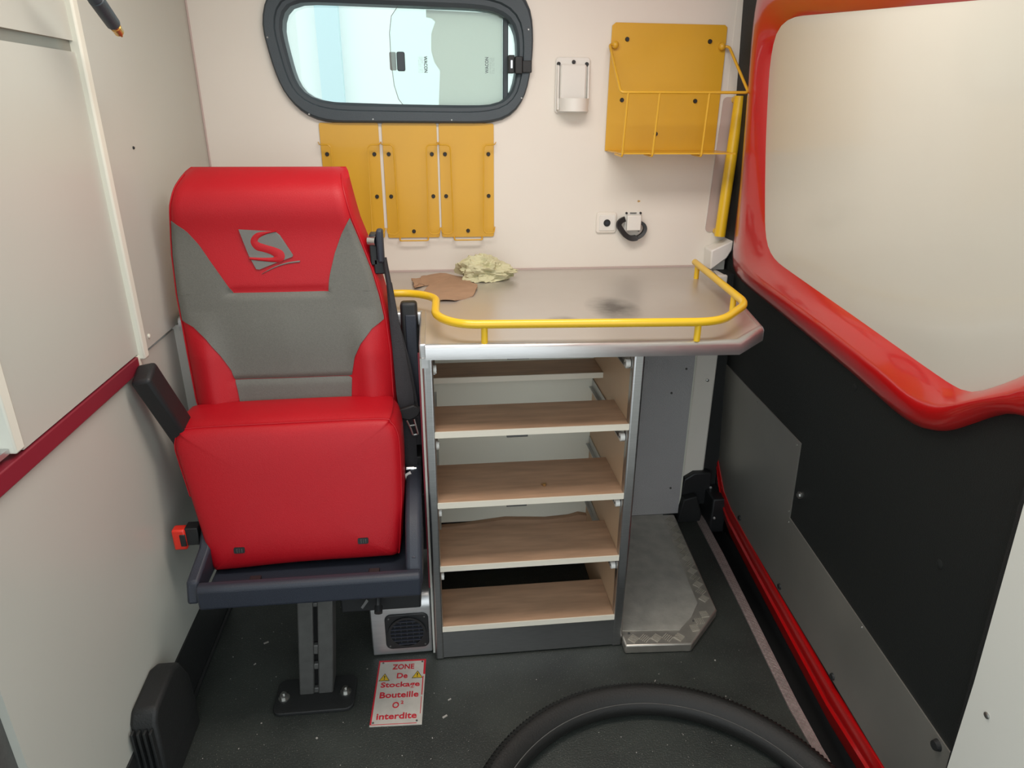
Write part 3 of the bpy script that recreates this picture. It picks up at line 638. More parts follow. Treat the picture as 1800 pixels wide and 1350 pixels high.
blt = [(0.64, -0.456), (0.673, -0.456), (0.707, -0.459), (0.747, -0.467), (0.784, -0.486), (0.823, -0.513), (0.849, -0.540), (0.861, -0.566), (0.8611, -0.5665), (1.3, -0.5665)]
brt = [(0.64, -0.205), (0.671, -0.205), (0.731, -0.200), (0.771, -0.191), (0.803, -0.175), (0.835, -0.148), (0.854, -0.120)]
def gl(z):
    e = lerp_tab(bl, z)+0.007
    return max(e, lerp_tab([(0.60, -0.455), (0.673, -0.456), (0.707, -0.459), (0.747, -0.467), (0.784, -0.486), (0.823, -0.513), (0.849, -0.540), (0.863, -0.570), (0.87, -0.6)], z))
def gr(z):
    e = lerp_tab(brr, z)-0.006
    return min(e, lerp_tab([(0.60, -0.206), (0.671, -0.205), (0.731, -0.200), (0.771, -0.191), (0.803, -0.175), (0.835, -0.148), (0.856, -0.115), (0.86, -0.08)], z))
def rng(a, b, n): return [a+(b-a)*i/n for i in range(n+1)]
overlay('lower_grey_panel', [(z, gl(z), gr(z)) for z in rng(0.62, 0.7238, 14)], 'grey')
overlay('centre_grey_panel', [(z, gl(z), gr(z)) for z in rng(0.7250, 0.9175, 44)], 'grey')
wl_ = [(0.916, -0.447), (0.943, -0.463), (0.987, -0.489), (1.023, -0.509), (1.053, -0.531), (1.074, -0.558)]
wr_ = [(0.916, -0.241), (0.940, -0.238), (0.958, -0.234), (1.001, -0.221), (1.043, -0.203), (1.077, -0.183)]
overlay('left_grey_wing', [(z, lerp_tab(bl, z)+0.007, max(lerp_tab(bl, z)+0.0075, lerp_tab(wl_, z))) for z in rng(0.9165, 1.074, 26)], 'grey')
overlay('right_grey_wing', [(z, min(lerp_tab(wr_, z), lerp_tab(brr, z)-0.0065), lerp_tab(brr, z)-0.006) for z in rng(0.9165, 1.076, 26)], 'grey')
def seam(pts, r=0.0016, m='red', name='piping', off=0.001):
    bm = new(); tube(bm, [(x, sy(x, z)-off, z) for x, z in pts], r, 6); o = finish(bm, name, m); o.parent = back
seam([(lerp_tab(bl, z)+0.004, z) for z in rng(0.62, 1.165, 50)])
seam([(lerp_tab(brr, z)-0.003, z) for z in rng(0.62, 1.165, 50)])
# embroidered badge: grey tilted square with red S, and a swoosh
def flat_on_back(name, pts, m, off):
    bm = new(); prism(bm, pts, lambda a, b: (a, sy(a, b)-off, b), lambda a, b: (a, sy(a, b)+0.003, b)); o = finish(bm, name, m, smooth=False); o.parent = back; return o
flat_on_back('badge_square', [(-0.421, 1.055), (-0.356, 1.0505), (-0.343, 1.048), (-0.336, 1.042), (-0.3115, 0.998), (-0.3135, 0.9945), (-0.345, 0.984), (-0.386, 0.9685), (-0.393, 0.9695), (-0.4065, 1.0)], 'logo', 0.0030)
def spline(pts, n=6):
    out = []; Q = [pts[0]]+pts+[pts[-1]]
    for i in range(1, len(Q)-2):
        for j in range(n):
            t = j/n; a, b, c, d = Q[i-1], Q[i], Q[i+1], Q[i+2]
            out.append(tuple(0.5*((2*b[k])+(-a[k]+c[k])*t+(2*a[k]-5*b[k]+4*c[k]-d[k])*t*t+(-a[k]+3*b[k]-3*c[k]+d[k])*t**3) for k in range(len(a))))
    out.append(tuple(pts[-1])); return out
def ribbon_on_back(name, pts, m, off, bulge=0.0):
    Sx = spline(pts); bm = new(); rows = []
    for i, (x, z, wd) in enumerate(Sx):
        a = Sx[max(i-1, 0)]; b = Sx[min(i+1, len(Sx)-1)]; d = Vector((b[0]-a[0], b[1]-a[1])).normalized(); n = Vector((-d.y, d.x))
        row = []
        for s, h in ((-1, 0), (-0.6, 0.7), (0, 1), (0.6, 0.7), (1, 0)):
            X, Z = x+n.x*wd/2*s, z+n.y*wd/2*s; row.append((X, sy(X, Z)-off-bulge*h, Z))
        row.append((x, sy(x, z)+0.002, z)); rows.append(row)
    loft(bm, rows); o = finish(bm, name, m, ang=60); o.parent = back
ribbon_on_back('badge_letter', [(-0.343, 1.0500, 0.001), (-0.364, 1.0470, 0.006), (-0.382, 1.041, 0.013), (-0.3915, 1.0295, 0.020), (-0.385, 1.020, 0.0205), (-0.370, 1.0145, 0.018), (-0.353, 1.0085, 0.0190), (-0.3415, 1.0005, 0.0225), (-0.341, 0.9935, 0.0195), (-0.352, 0.9895, 0.0110), (-0.373, 0.9900, 0.0075), (-0.4055, 0.9930, 0.0050)], 'red', 0.0036, 0.0018)
ribbon_on_back('badge_swoosh', [(-0.382, 0.959, 0.0006), (-0.363, 0.9685, 0.0018), (-0.346, 0.9755, 0.0024), (-0.324, 0.9815, 0.003), (-0.298, 0.9845, 0.0034)], 'logo', 0.0015, 0.0008)

# cushion folded up
def cush_outline():
    pts = []
    base = [(-0.511, 0.352), (-0.518, 0.372), (-0.546, 0.519), (-0.562, 0.600), (-0.566, 0.632), (-0.557, 0.657), (-0.532, 0.668), (-0.33, 0.672), (-0.135, 0.672), (-0.108, 0.663), (-0.095, 0.640), (-0.091, 0.600), (-0.092, 0.50), (-0.097, 0.43), (-0.102, 0.375), (-0.108, 0.360), (-0.14, 0.357), (-0.33, 0.354), (-0.49, 0.348)]
    Q = base+base[:3]; o = spline(Q, 5)[:len(base)*5]
    return o[5:]+o[:5]
CO = cush_outline(); CC = (-0.33, 0.52)
def cy_(z, d): return 1.305+0.20*(z-0.36)+d
def ins(s, grow=0.0):
    out = []
    for a, b in CO:
        vx, vz = a-CC[0], b-CC[1]; L_ = math.hypot(vx, vz); out.append((CC[0]+vx*s+vx/L_*grow, CC[1]+vz*s+vz/L_*grow))
    return out
bm = new(); rings = []
for s, g, d in [(q, 0, -0.010+0.010*(q/0.95)**5) for q in (0.04, 0.2, 0.35, 0.5, 0.6, 0.7, 0.78, 0.84, 0.89)]+[(0.93, -0.003, -0.001), (0.96, -0.004, 0.001), (0.985, -0.004, 0.005)]+[(1.0, -0.003, 0.011), (1.0, -0.0045, 0.0145), (1.0, 0.0, 0.020), (1.0, 0.004, 0.05), (1.0, 0.005, 0.09), (1.0, 0.002, 0.120), (0.97, 0, 0.140), (0.88, 0, 0.150), (0.4, 0, 0.152), (0.05, 0, 0.152)]:
    dd = d
    rings.append([(a, cy_(b, dd) if True else 0, b+dd*0.05) for a, b in ins(s, g)])
loft(bm, rings); cu = part(bm, 'cushion', 'red', st, ang=60, label='red seat cushion folded upright')
bm = new(); tube(bm, [(a, cy_(b, 0.012), b) for a, b in ins(1.0, -0.0015)[5:-25]], 0.0016, 6); o = finish(bm, 'piping', 'red'); o.parent = cu
for x, z in ((-0.447, 0.404), (-0.181, 0.409)):
    bm = new(); prism(bm, rrect(x, z, 0.023, 0.013, 0.003), lambda a, b: (a, cy_(b, -0.0105), b), lambda a, b: (a, cy_(b, 0.006), b)); o = finish(bm, 'hook_slot', 'black'); o.parent = cu
    bm = new()
    for q in (-0.004, 0.001, 0.006): box(bm, x+q-0.0012, x+q+0.0012, cy_(z, -0.0125), cy_(z, -0.009), z-0.004, z+0.004)
    o = finish(bm, 'hook_bars', 'steelgrey', smooth=False); o.parent = cu
# base pan
bm = new()
prof = [(1.203, 0.391), (1.195, 0.384), (1.197, 0.336), (1.215, 0.328), (1.56, 0.326), (1.56, 0.345), (1.245, 0.343), (1.228, 0.352), (1.222, 0.389)]
loft(bm, [[(x, y, z) for y, z in prof] for x in (-0.510, -0.44, -0.35, -0.25, -0.15, -0.054)]); pan_ = part(bm, 'base_pan', 'navy', st, bevel=0.006, seg=3)
bm = new(); prism(bm, [(1.205, 0.345), (1.56, 0.345), (1.56, 0.50), (1.46, 0.50), (1.36, 0.455), (1.315, 0.41), (1.22, 0.392)], lambda a, b: (-0.510, a, b), lambda a, b: (-0.535, a, b)); 
part(bm, 'side_cheek', 'navy', st, bevel=0.006)
bm = new(); prism(bm, [(1.21, 0.345), (1.56, 0.345), (1.56, 0.50), (1.40, 0.50), (1.315, 0.468), (1.29, 0.455), (1.225, 0.395)], lambda a, b: (-0.086, a, b), lambda a, b: (-0.050, a, b)); ck = part(bm, 'side_cheek', 'navy', st, bevel=0.010, seg=3)
bm = new(); prism(bm, rrect(-0.068, 0.425, 0.009, 0.05, 0.004), lambda a, b: (a, 1.265+(b-0.40)*0.85, b), lambda a, b: (a, 1.275+(b-0.40)*0.85, b)); o = finish(bm, 'lever_slot', 'void'); o.parent = ck
bm = new(); cyl(bm, (-0.068, 1.255, 0.405), (-0.068, 1.238, 0.399), 0.010, 16, 0.008); cyl(bm, (-0.068, 1.262, 0.420), (-0.068, 1.246, 0.403), 0.006, 10, 0.005); o = finish(bm, 'lever_knob', 'navy'); o.parent = ck
for x in (-0.405, -0.155):
    bm = new(); box(bm, x-0.012, x+0.012, 1.232, 1.256, 0.345, 0.372); part(bm, 'pan_hook', 'black', st, bevel=0.002)
bm = new(); box(bm, -0.495, -0.09, 1.245, 1.27, 0.318, 0.327); part(bm, 'pan_underside', 'alu', st)
# recliner frame and black back bracket
bm = new(); box(bm, -0.062, -0.044, 1.44, 1.60, 0.28, 0.44); box(bm, -0.10, -0.05, 1.48, 1.60, 0.33, 0.52); part(bm, 'hinge_bracket', 'black', st, bevel=0.003)
bm = new(); cyl(bm, (-0.086, 1.46, 0.500), (-0.068, 1.46, 0.500), 0.007, 14); cyl(bm, (-0.068, 1.46, 0.500), (-0.062, 1.46, 0.500), 0.004, 10); part(bm, 'hinge_bolt', 'chrome', st)
LEAN = Matrix(((1, 0, 0.085, 0), (0, 1, 0, 0), (0, 0, 1, 0), (0, 0, 0, 1)))
# steel post, twin channels, foot plate, bolts
for xa, xb in ((-0.357, -0.323), (-0.313, -0.279)):
    bm = new(); box(bm, xa, xb, 1.275, 1.335, 0.006, 0.330, LEAN); part(bm, 'post_channel', 'steelgrey', st, bevel=0.003)
bm = new(); box(bm, -0.325, -0.311, 1.292, 1.325, 0.006, 0.33, LEAN); part(bm, 'post_web', 'void', st)
for za, zb in ((0.0, 0.022), (0.075, 0.095), (0.12, 0.150), (0.255, 0.27), (0.315, 0.33)):
    bm = new(); box(bm, -0.3235, -0.3125, 1.278, 1.29, za+0.004, zb, LEAN); part(bm, 'weld_bead', 'steelgrey', st, bevel=0.002)
bm = new(); prism(bm, rrect(-0.318, 1.275, 0.185, 0.105, 0.02), lambda a, b: (a, b, 0.0), lambda a, b: (a, b, 0.009)); part(bm, 'foot_plate', 'rubber', st, bevel=0.002)
for x, y in ((-0.390, 1.268), (-0.248, 1.272), (-0.39, 1.31), (-0.248, 1.31)):
    if y > 1.3: continue
    bm = new(); cyl(bm, (x, y, 0.009), (x, y, 0.012), 0.013, 18); cyl(bm, (x, y, 0.012), (x, y, 0.022), 0.0085, 6); cyl(bm, (x, y, 0.022), (x, y, 0.027), 0.004, 8); part(bm, 'anchor_bolt', 'screw', st)
# armrests
def bar(name, p0, p1, w_, t_, m, lab=None, ref=(0, 1, 0), bev=0.008):
    p0 = Vector(p0); p1 = Vector(p1); d = (p1-p0).normalized(); u = Vector(ref); u = (u-d*u.dot(d)).normalized(); v = d.cross(u)
    mt = Matrix((v, u, d)).transposed().to_4x4(); mt.translation = p0
    bm = new(); box(bm, -w_/2, w_/2, -t_/2, t_/2, 0, (p1-p0).length, mt); return part(bm, name, m, st, bevel=bev, seg=3, label=lab)
bar('armrest', (-0.587, 1.345, 0.810), (-0.545, 1.430, 0.585), 0.039, 0.060, 'black', 'black armrest sticking out left')
bar('armrest', (-0.066, 1.588, 0.878), (-0.062, 1.56, 0.40), 0.040, 0.035, 'black', 'black armrest folded upright on the right')
bar('arm_pad', (-0.062, 1.569, 0.850), (-0.060, 1.542, 0.42), 0.026, 0.006, 'navy', None, bev=0.003)
# seat belt
bm = new(); box(bm, -0.128, -0.113, 1.545, 1.575, 0.978, 1.052); gd = part(bm, 'belt_guide', 'navy', st, bevel=0.005)
bm = new(); cyl(bm, (-0.145, 1.57, 1.025), (-0.128, 1.562, 1.025), 0.012, 16); o = finish(bm, 'guide_bolt', 'chrome'); o.parent = gd; o.matrix_parent_inverse = Matrix.Identity(4)
bm = new(); box(bm, -0.138, -0.112, 1.560, 1.585, 0.950, 0.985); box(bm, -0.145, -0.128, 1.56, 1.60, 0.97, 1.04); o = finish(bm, 'guide_foot', 'black', bevel=0.003); o.parent = gd
def strap(name, rows, m='belt', lab=None):
    # rows: (xl, xr, y, z)
    bm = new(); R = []
    for xl, xr, y, z in rows:
        xm = (xl+xr)/2; R.append([(xl, y, z), (xm, y-0.004, z), (xr, y, z), (xr, y+0.002, z), (xm, y-0.002, z), (xl, y+0.002, z)])
    loft(bm, R); return part(bm, name, m, st, ang=60, label=lab)
strap('belt_strap', [(-0.119, -0.108, 1.552, 0.99), (-0.112, -0.100, 1.548, 0.93), (-0.110, -0.090, 1.54, 0.86), (-0.106, -0.078, 1.53, 0.78), (-0.101, -0.062, 1.50, 0.68), (-0.096, -0.060, 1.49, 0.63), (-0.088, -0.060, 1.48, 0.52), (-0.084, -0.058, 1.46, 0.44)])
strap('belt_strap', [(-0.104, -0.100, 1.562, 0.93), (-0.100, -0.088, 1.55, 0.84), (-0.094, -0.066, 1.535, 0.74), (-0.085, -0.050, 1.50, 0.63), (-0.075, -0.048, 1.49, 0.55)])
bm = new(); prism(bm, [(-0.100, 0.648), (-0.062, 0.660), (-0.044, 0.650), (-0.052, 0.632), (-0.072, 0.622), (-0.098, 0.628)], lambda a, b: (a, 1.470, b), lambda a, b: (a, 1.484, b)); tg = part(bm, 'belt_tongue', 'black', st, bevel=0.003)
bm = new(); tube(bm, [(-0.079, 1.468, 0.624), (-0.071, 1.464, 0.606), (-0.066, 1.462, 0.588), (-0.054, 1.462, 0.590), (-0.058, 1.464, 0.608), (-0.062, 1.468, 0.626)], 0.0024, 8, rad=0.004); tube(bm, [(-0.073, 1.465, 0.611), (-0.057, 1.465, 0.613)], 0.0022, 8); o = finish(bm, 'tongue_loop', 'chrome'); o.parent = tg
bm = new(); box(bm, -0.594, -0.566, 1.335, 1.36, 0.392, 0.443); bk = part(bm, 'belt_buckle', 'redpl', st, bevel=0.004, label='red belt buckle')
bm = new(); box(bm, -0.578, -0.5655, 1.333, 1.3365, 0.402, 0.432); box(bm, -0.568, -0.54, 1.34, 1.37, 0.40, 0.443); o = finish(bm, 'buckle_body', 'black', bevel=0.003); o.parent = bk
bm = new(); prism(bm, [(-0.088, 0.50), (-0.076, 0.507), (-0.068, 0.485), (-0.070, 0.465), (-0.078, 0.460), (-0.086, 0.480)], lambda a, b: (a, 1.425+(b-0.46)*0.2, b), lambda a, b: (a, 1.4265+(b-0.46)*0.2, b)); part(bm, 'care_label', 'whitepl', st, smooth=False, label='white fabric label beside the cushion')
bm = new(); tube(bm, [(-0.154, 1.30, 0.31), (-0.153, 1.262, 0.285), (-0.153, 1.252, 0.268)], 0.0055, 8); cyl(bm, (-0.153, 1.256, 0.268), (-0.153, 1.242, 0.260), 0.009, 12); part(bm, 'release_lever', 'black', st)
bm = new(); prism(bm, [(-0.192, 0.268), (-0.178, 0.290), (-0.174, 0.284), (-0.188, 0.264)], lambda a, b: (a, 1.255, b), lambda a, b: (a, 1.262, b)); part(bm, 'under_clip', 'alu', st, smooth=False)
bm = new(); box(bm, -0.24, -0.06, 1.28, 1.50, 0.235, 0.325); part(bm, 'slide_box', 'black', st, bevel=0.004)

# ================================================================== HEATER BOX
hb = thing('heater_box', (-0.12, 1.45, 0), 'small stainless heater box with round black vent beside the cabinet foot', 'heater')
bm = new()
prof = [(1.388, 0.004), (1.386, 0.145), (1.390, 0.162), (1.402, 0.175), (1.42, 0.180), (1.60, 0.180), (1.60, 0.0)]
loft(bm, [[(x, y, z) for y, z in prof] for x in (-0.192, -0.042)]); part(bm, 'box_body', 'aluh', hb, ang=50, bevel=0.003)
bm = new(); prism(bm, rrect(-0.103, 0.080, 0.108, 0.106, 0.016), lambda a, b: (a, 1.381, b), lambda a, b: (a, 1.388, b)); vf = part(bm, 'vent_frame', 'black', hb, bevel=0.002)
bm = new(); R1 = [( -0.103+0.047*math.cos(t*PI/16), 0.080+0.047*math.sin(t*PI/16)) for t in range(32)]; R2 = [(-0.103+0.041*math.cos(t*PI/16), 0.080+0.041*math.sin(t*PI/16)) for t in range(32)]
loft(bm, [[(a, 1.381, b) for a, b in R1], [(a, 1.376, b) for a, b in R1], [(a, 1.376, b) for a, b in R2], [(a, 1.3815, b) for a, b in R2]], cap0=False, cap1=False); o = finish(bm, 'vent_ring', 'black'); o.parent = vf
bm = new(); prism(bm, R2, lambda a, b: (a, 1.3795, b), lambda a, b: (a, 1.3812, b)); o = finish(bm, 'vent_cavity', 'void', smooth=False); o.parent = vf
for k in range(-3, 4):
    h = math.sqrt(0.041**2-(k*0.0115)**2)
    bm = new(); box(bm, -0.103-h, -0.103+h, 1.3755, 1.380, 0.080+k*0.0115-0.0014, 0.080+k*0.0115+0.0014); o = finish(bm, 'vent_slat', 'navy', smooth=False); o.parent = vf
for k in (-2, -1, 0, 1, 2):
    h = math.sqrt(0.041**2-(k*0.015)**2)
    bm = new(); box(bm, -0.103+k*0.015-0.0008, -0.103+k*0.015+0.0008, 1.378, 1.3812, 0.080-h, 0.080+h); o = finish(bm, 'vent_rib', 'navy', smooth=False); o.parent = vf
for sx in (-1, 1):
    for sz in (-1, 1): screw('vent_screw', (-0.103+sx*0.044, 1.381, 0.080+sz*0.043), (0, -1, 0), 0.0025, 'steelgrey', None, root=hb, h=0.0015)

# ================================================================== FLOOR SIGN
sg = thing('floor_sign', (-0.122, 1.269, 0), 'small white sign with red border and French lettering lying on the floor', 'sign')
sg.rotation_euler = (0, 0, math.radians(-2.6))
SW, SH = 0.118, 0.199
def sp(bm, name, m, **k):
    o = finish(bm, name, m, **k); o.parent = sg; return o
bm = new(); box(bm, -SW/2, SW/2, -SH/2, SH/2, 0.0, 0.0018); sp(bm, 'sign_plate', 'signwhite', smooth=False)
def sbar(x0, x1, y0, y1): bm = new(); box(bm, x0, x1, y0, y1, 0.0017, 0.0021); sp(bm, 'border_line', 'signred', smooth=False)
sbar(-SW/2, SW/2, SH/2-0.005, SH/2); sbar(-SW/2, -SW/2+0.0035, -SH/2+0.004, SH/2-0.005); sbar(SW/2-0.005, SW/2, SH/2-0.05, SH/2-0.005)
sbar(SW/2-0.006, SW/2-0.0035, -SH/2+0.085, SH/2-0.056); sbar(SW/2-0.006, SW/2-0.0045, -SH/2+0.03, -SH/2+0.08); sbar(-SW/2+0.002, SW/2-0.012, -SH/2+0.0035, -SH/2+0.0050)
def st_text(s, u, v, wd, h, m='signred', bold=0.019):
    text_mesh(s, wd, h, Matrix.Translation((u, v, 0.0021)), 'lettering', m, sg, bold)
def vv(t): return SH/2-t*SH
st_text('ZONE', 0.0035, vv(0.115), 0.054, 0.0165)
st_text('De', 0.003, vv(0.262), 0.026, 0.0165)
st_text('Stockage', 0.0005, vv(0.412), 0.094, 0.0205)
st_text('Bouteille', 0.0005, vv(0.558), 0.092, 0.0175)
st_text('O', -0.005, vv(0.712), 0.0155, 0.0175)
st_text('2', 0.0095, vv(0.675), 0.0065, 0.009)
st_text('interdite', 0.0, vv(0.868), 0.092, 0.0175)
for cx in (-0.040, 0.040):
    cy = vv(0.262)+(0.002 if cx > 0 else -0.003)
    bm = new(); prism(bm, [(cx-0.0135, cy-0.0115), (cx+0.0135, cy-0.0115), (cx, cy+0.0125)], lambda a, b: (a, b, 0.0018), lambda a, b: (a, b, 0.0021)); t_ = sp(bm, 'warning_triangle', 'ink', smooth=False)
    bm = new(); prism(bm, [(cx-0.0112, cy-0.0101), (cx+0.0112, cy-0.0101), (cx, cy+0.0098)], lambda a, b: (a, b, 0.0020), lambda a, b: (a, b, 0.0023)); o = finish(bm, 'triangle_face', 'signyellow', smooth=False); o.parent = t_
    bm = new(); prism(bm, [(cx-0.0016, cy+0.0045), (cx+0.0016, cy+0.0045), (cx+0.0008, cy-0.0040), (cx-0.0008, cy-0.0040)], lambda a, b: (a, b, 0.0022), lambda a, b: (a, b, 0.0025)); cyl(bm, (cx, cy-0.0068, 0.0022), (cx, cy-0.0068, 0.0025), 0.0014, 8); o = finish(bm, 'exclamation_mark', 'ink', smooth=False); o.parent = t_
for a, b in ((-0.048, 0.091), (0.050, 0.091), (-0.052, -0.090), (0.047, -0.089)):
    bm = new(); cyl(bm, (a, b, 0.0015), (a, b, 0.0032), 0.0028, 10, 0.002); sp(bm, 'sign_screw', 'steelgrey')

# ================================================================== RUBBER HOOP (tyre on the floor)
prof = []
for a, b in ((0.346, 0.012), (0.343, 0.028), (0.347, 0.040), (0.350, 0.042), (0.352, 0.040), (0.362, 0.052), (0.378, 0.058), (0.386, 0.0595), (0.395, 0.057), (0.403, 0.050), (0.408, 0.038), (0.409, 0.020), (0.404, 0.004), (0.385, 0.0), (0.36, 0.0)): prof.append((a, b))
n = 200; rings = []
for i in range(n):
    t = 2*PI*i/n; c_, s_ = math.cos(t), math.sin(t); k = 0.0
    rings.append([(0.402+(r+(0.0)) * c_, 0.785+r*s_, z) for r, z in prof])
bm = new(); V = [[bm.verts.new(p) for p in r] for r in rings]; m_ = len(prof)
for i in range(n):
    a, b = V[i], V[(i+1) % n]
    for j in range(m_): bm.faces.new((a[j], a[(j+1) % m_], b[(j+1) % m_], b[j]))
ty = tag(finish(bm, 'tyre', 'tyre', ang=40), 'black rubber tyre lying flat on the dark floor in front of the cabinet', 'tyre')
bm = new()
for i in range(260):
    t = 2*PI*i/260
    mt = Matrix.Translation((0.402, 0.785, 0)) @ Matrix.Rotation(t, 4, 'Z')
    v = [mt @ Vector(p) for p in ((0.389, 0.0028, 0.0602), (0.4045, -0.0015, 0.0515), (0.4102, -0.004, 0.036), (0.4102, -0.0015, 0.036), (0.4045, 0.001, 0.0515), (0.389, 0.0052, 0.0602))]
    u = [mt @ Vector(p) for p in ((0.389, 0.0028, 0.056), (0.401, -0.0015, 0.0475), (0.405, -0.004, 0.036), (0.405, -0.0015, 0.036), (0.401, 0.001, 0.0475), (0.389, 0.0052, 0.056))]
    A1 = [bm.verts.new(p) for p in v]; B1 = [bm.verts.new(p) for p in u]
    bm.faces.new((A1[0], A1[1], A1[4], A1[5])); bm.faces.new((A1[1], A1[2], A1[3], A1[4]))
    for q in range(6): bm.faces.new((A1[q], A1[(q+1) % 6], B1[(q+1) % 6], B1[q]))
sub(bm, 'tread_ribs', 'tyre', ty, kind='stuff', smooth=False)
bm = new(); tube(bm, [(0.402+0.3515*math.cos(2*PI*i/120), 0.785+0.3515*math.sin(2*PI*i/120), 0.0415) for i in range(121)], 0.0013, 5); sub(bm, 'bead_ridge', 'steelgrey', ty)

# black ribbed block at the foot of the left wall
bk_ = thing('rubber_stop_block', (XL, 1.1, 0), 'black ribbed rubber block fixed at the foot of the left wall', 'bumper')
bm = new(); loft(bm, [[(x, y, z) for y, z in [(1.042, 0.05), (1.050, 0.195), (1.066, 0.215), (1.165, 0.222), (1.195, 0.208), (1.225, 0.150), (1.232, 0.06)]] for x in (XL-0.008, XL+0.042)])
part(bm, 'block_body', 'rubber', bk_, bevel=0.008, seg=3)
for k in range(4):
    x = XL-0.003+k*0.0115
    bm = new(); box(bm, x, x+0.005, 1.034, 1.046, 0.01, 0.185); part(bm, 'face_rib', 'rubber', bk_, bevel=0.001)
bm = new(); box(bm, XL-0.008, XL+0.040, 1.040, 1.23, 0.0, 0.062); part(bm, 'block_foot', 'rubber', bk_, bevel=0.003)

# ================================================================== WALL FITTINGS
# three yellow glove-box holders
def holder(i, xa, xb, lab):
    w_ = xb-xa; h = thing('glove_box_holder', (xa, YB, 0.945), lab, 'holder', 'yellow glove box holders under the window')
    def hp(bm, name, m, **k): o = finish(bm, name, m, **k); o.parent = h; return o
    bm = new(); prism(bm, rrect(w_/2, 0.160, w_-0.003, 0.317, 0.006), lambda a, b: (a, -0.0045, b), lambda a, b: (a, -0.0025, b)); hp(bm, 'back_plate', 'yellow', bevel=0.0005)
    for s, e in ((1, 0.0), (-1, w_)):
        x_in = e+s*0.032
        bm = new(); tube(bm, [(e-s*0.004, -0.006, 0.268), (e+s*0.002, -0.030, 0.262), (x_in-s*0.006, -0.034, 0.262), (x_in, -0.034, 0.255), (x_in+s*0.003, -0.034, 0.024), (x_in-s*0.006, -0.034, 0.016), (e+s*0.004, -0.030, 0.016), (e-s*0.001, -0.006, 0.030)], 0.0016, 7, rad=0.008, k=4)
        hp(bm, 'wire_arm', 'yellow')
    cx = w_*0.5; bm = new(); tube(bm, [(cx-0.041, -0.004, 0.003), (cx-0.041, -0.024, -0.004), (cx+0.041, -0.024, -0.004), (cx+0.041, -0.004, 0.003)], 0.0022, 8, rad=0.006); hp(bm, 'bottom_wire', 'yellow')
    for sx, sz in ((0.017, 0.236), (w_-0.017, 0.236), (0.017, 0.120), (w_-0.017, 0.120), (w_/2, 0.020)):
        bm = new(); cyl(bm, (sx, -0.004, sz), (sx, -0.009, sz), 0.006, 14, 0.0045); hp(bm, 'black_screw', 'black')
holder(0, -0.306, -0.142, 'leftmost yellow glove box holder, partly hidden by the red seat')
holder(1, -0.136, 0.019, 'middle yellow glove box holder under the window')
holder(2, 0.022, 0.180, 'rightmost of three yellow glove box holders under the window')

# big yellow basket
bs = thing('wire_basket', (0.50, YB, 1.18), 'large yellow sheet metal wall basket with a wire front rail, right of the window', 'basket')
bm = new(); prism(bm, [(0.512, 1.508), (0.505, 1.518), (0.515, 1.523), (0.826, 1.522), (0.833, 1.516), (0.834, 1.45), (0.834, 1.19), (0.503, 1.19), (0.5035, 1.40)][2:]+[(0.505, 1.515)], lambda a, b: (a, YB-0.006, b), lambda a, b: (a, YB-0.003, b)); part(bm, 'back_plate', 'yellow', bs, smooth=False, bevel=0.001)
bm = new(); prism(bm, [(0.508, YB-0.004), (0.834, YB-0.004), (0.836, 1.905), (0.512, 1.905)], lambda a, b: (a, b, 1.189), lambda a, b: (a, b, 1.1925)); part(bm, 'bottom_plate', 'yellow', bs, smooth=False)
for x in (0.514, 0.820):
    bm = new(); bmesh.ops.create_uvsphere(bm, u_segments=16, v_segments=10, radius=0.010, matrix=Matrix.Translation((x, YB-0.014, 1.467))); part(bm, 'knob', 'yellow', bs)
bm = new(); tube(bm, [(0.514, YB-0.014, 1.467), (0.497, YB-0.020, 1.467), (0.500, 1.903, 1.344), (0.850, 1.903, 1.346), (0.838, YB-0.020, 1.467), (0.820, YB-0.014, 1.467)], 0.0038, 10, rad=0.010); part(bm, 'rail_wire', 'yellow', bs)
for xt, xb in ((0.520, 0.514), (0.606, 0.598), (0.742, 0.736)):
    bm = new(); tube(bm, [(xt, 1.903, 1.344), (xb, 1.901, 1.184), (xb-0.004, 1.96, 1.186)], 0.0030, 8, rad=0.006); part(bm, 'front_wire', 'yellow', bs)
for x, z in ((0.549, 1.482), (0.786, 1.480), (0.5445, 1.327), (0.760, 1.326), (0.651, 1.237)):
    bm = new(); cyl(bm, (x, YB-0.006, z), (x, YB-0.011, z), 0.0062, 14, 0.005); part(bm, 'black_screw', 'black', bs)

# grab pole in its recess
gp = thing('grab_pole', (0.862, 2.03, 1.15), 'vertical yellow grab pole set in a mauve recess beside the door seal', 'handle')
bm = new(); prism(bm, rrect(0.866, 1.145, 0.052, 0.385, 0.012), lambda a, b: (a+(b-1.145)*0.03, YB-0.004, b), lambda a, b: (a+(b-1.145)*0.03, YB-0.0015, b)); part(bm, 'recess_liner', 'mauve', gp, smooth=False)
bm = new(); cyl(bm, (0.868, 2.022, 0.945), (0.880, 2.022, 1.34), 0.0165, 20); part(bm, 'pole', 'yellow2', gp)
for z, x in ((0.955, 0.868), (1.33, 0.879)):
    bm = new(); cyl(bm, (x, 2.03, z), (x, 2.057, z), 0.010, 12); part(bm, 'pole_mount', 'yellow2', gp)

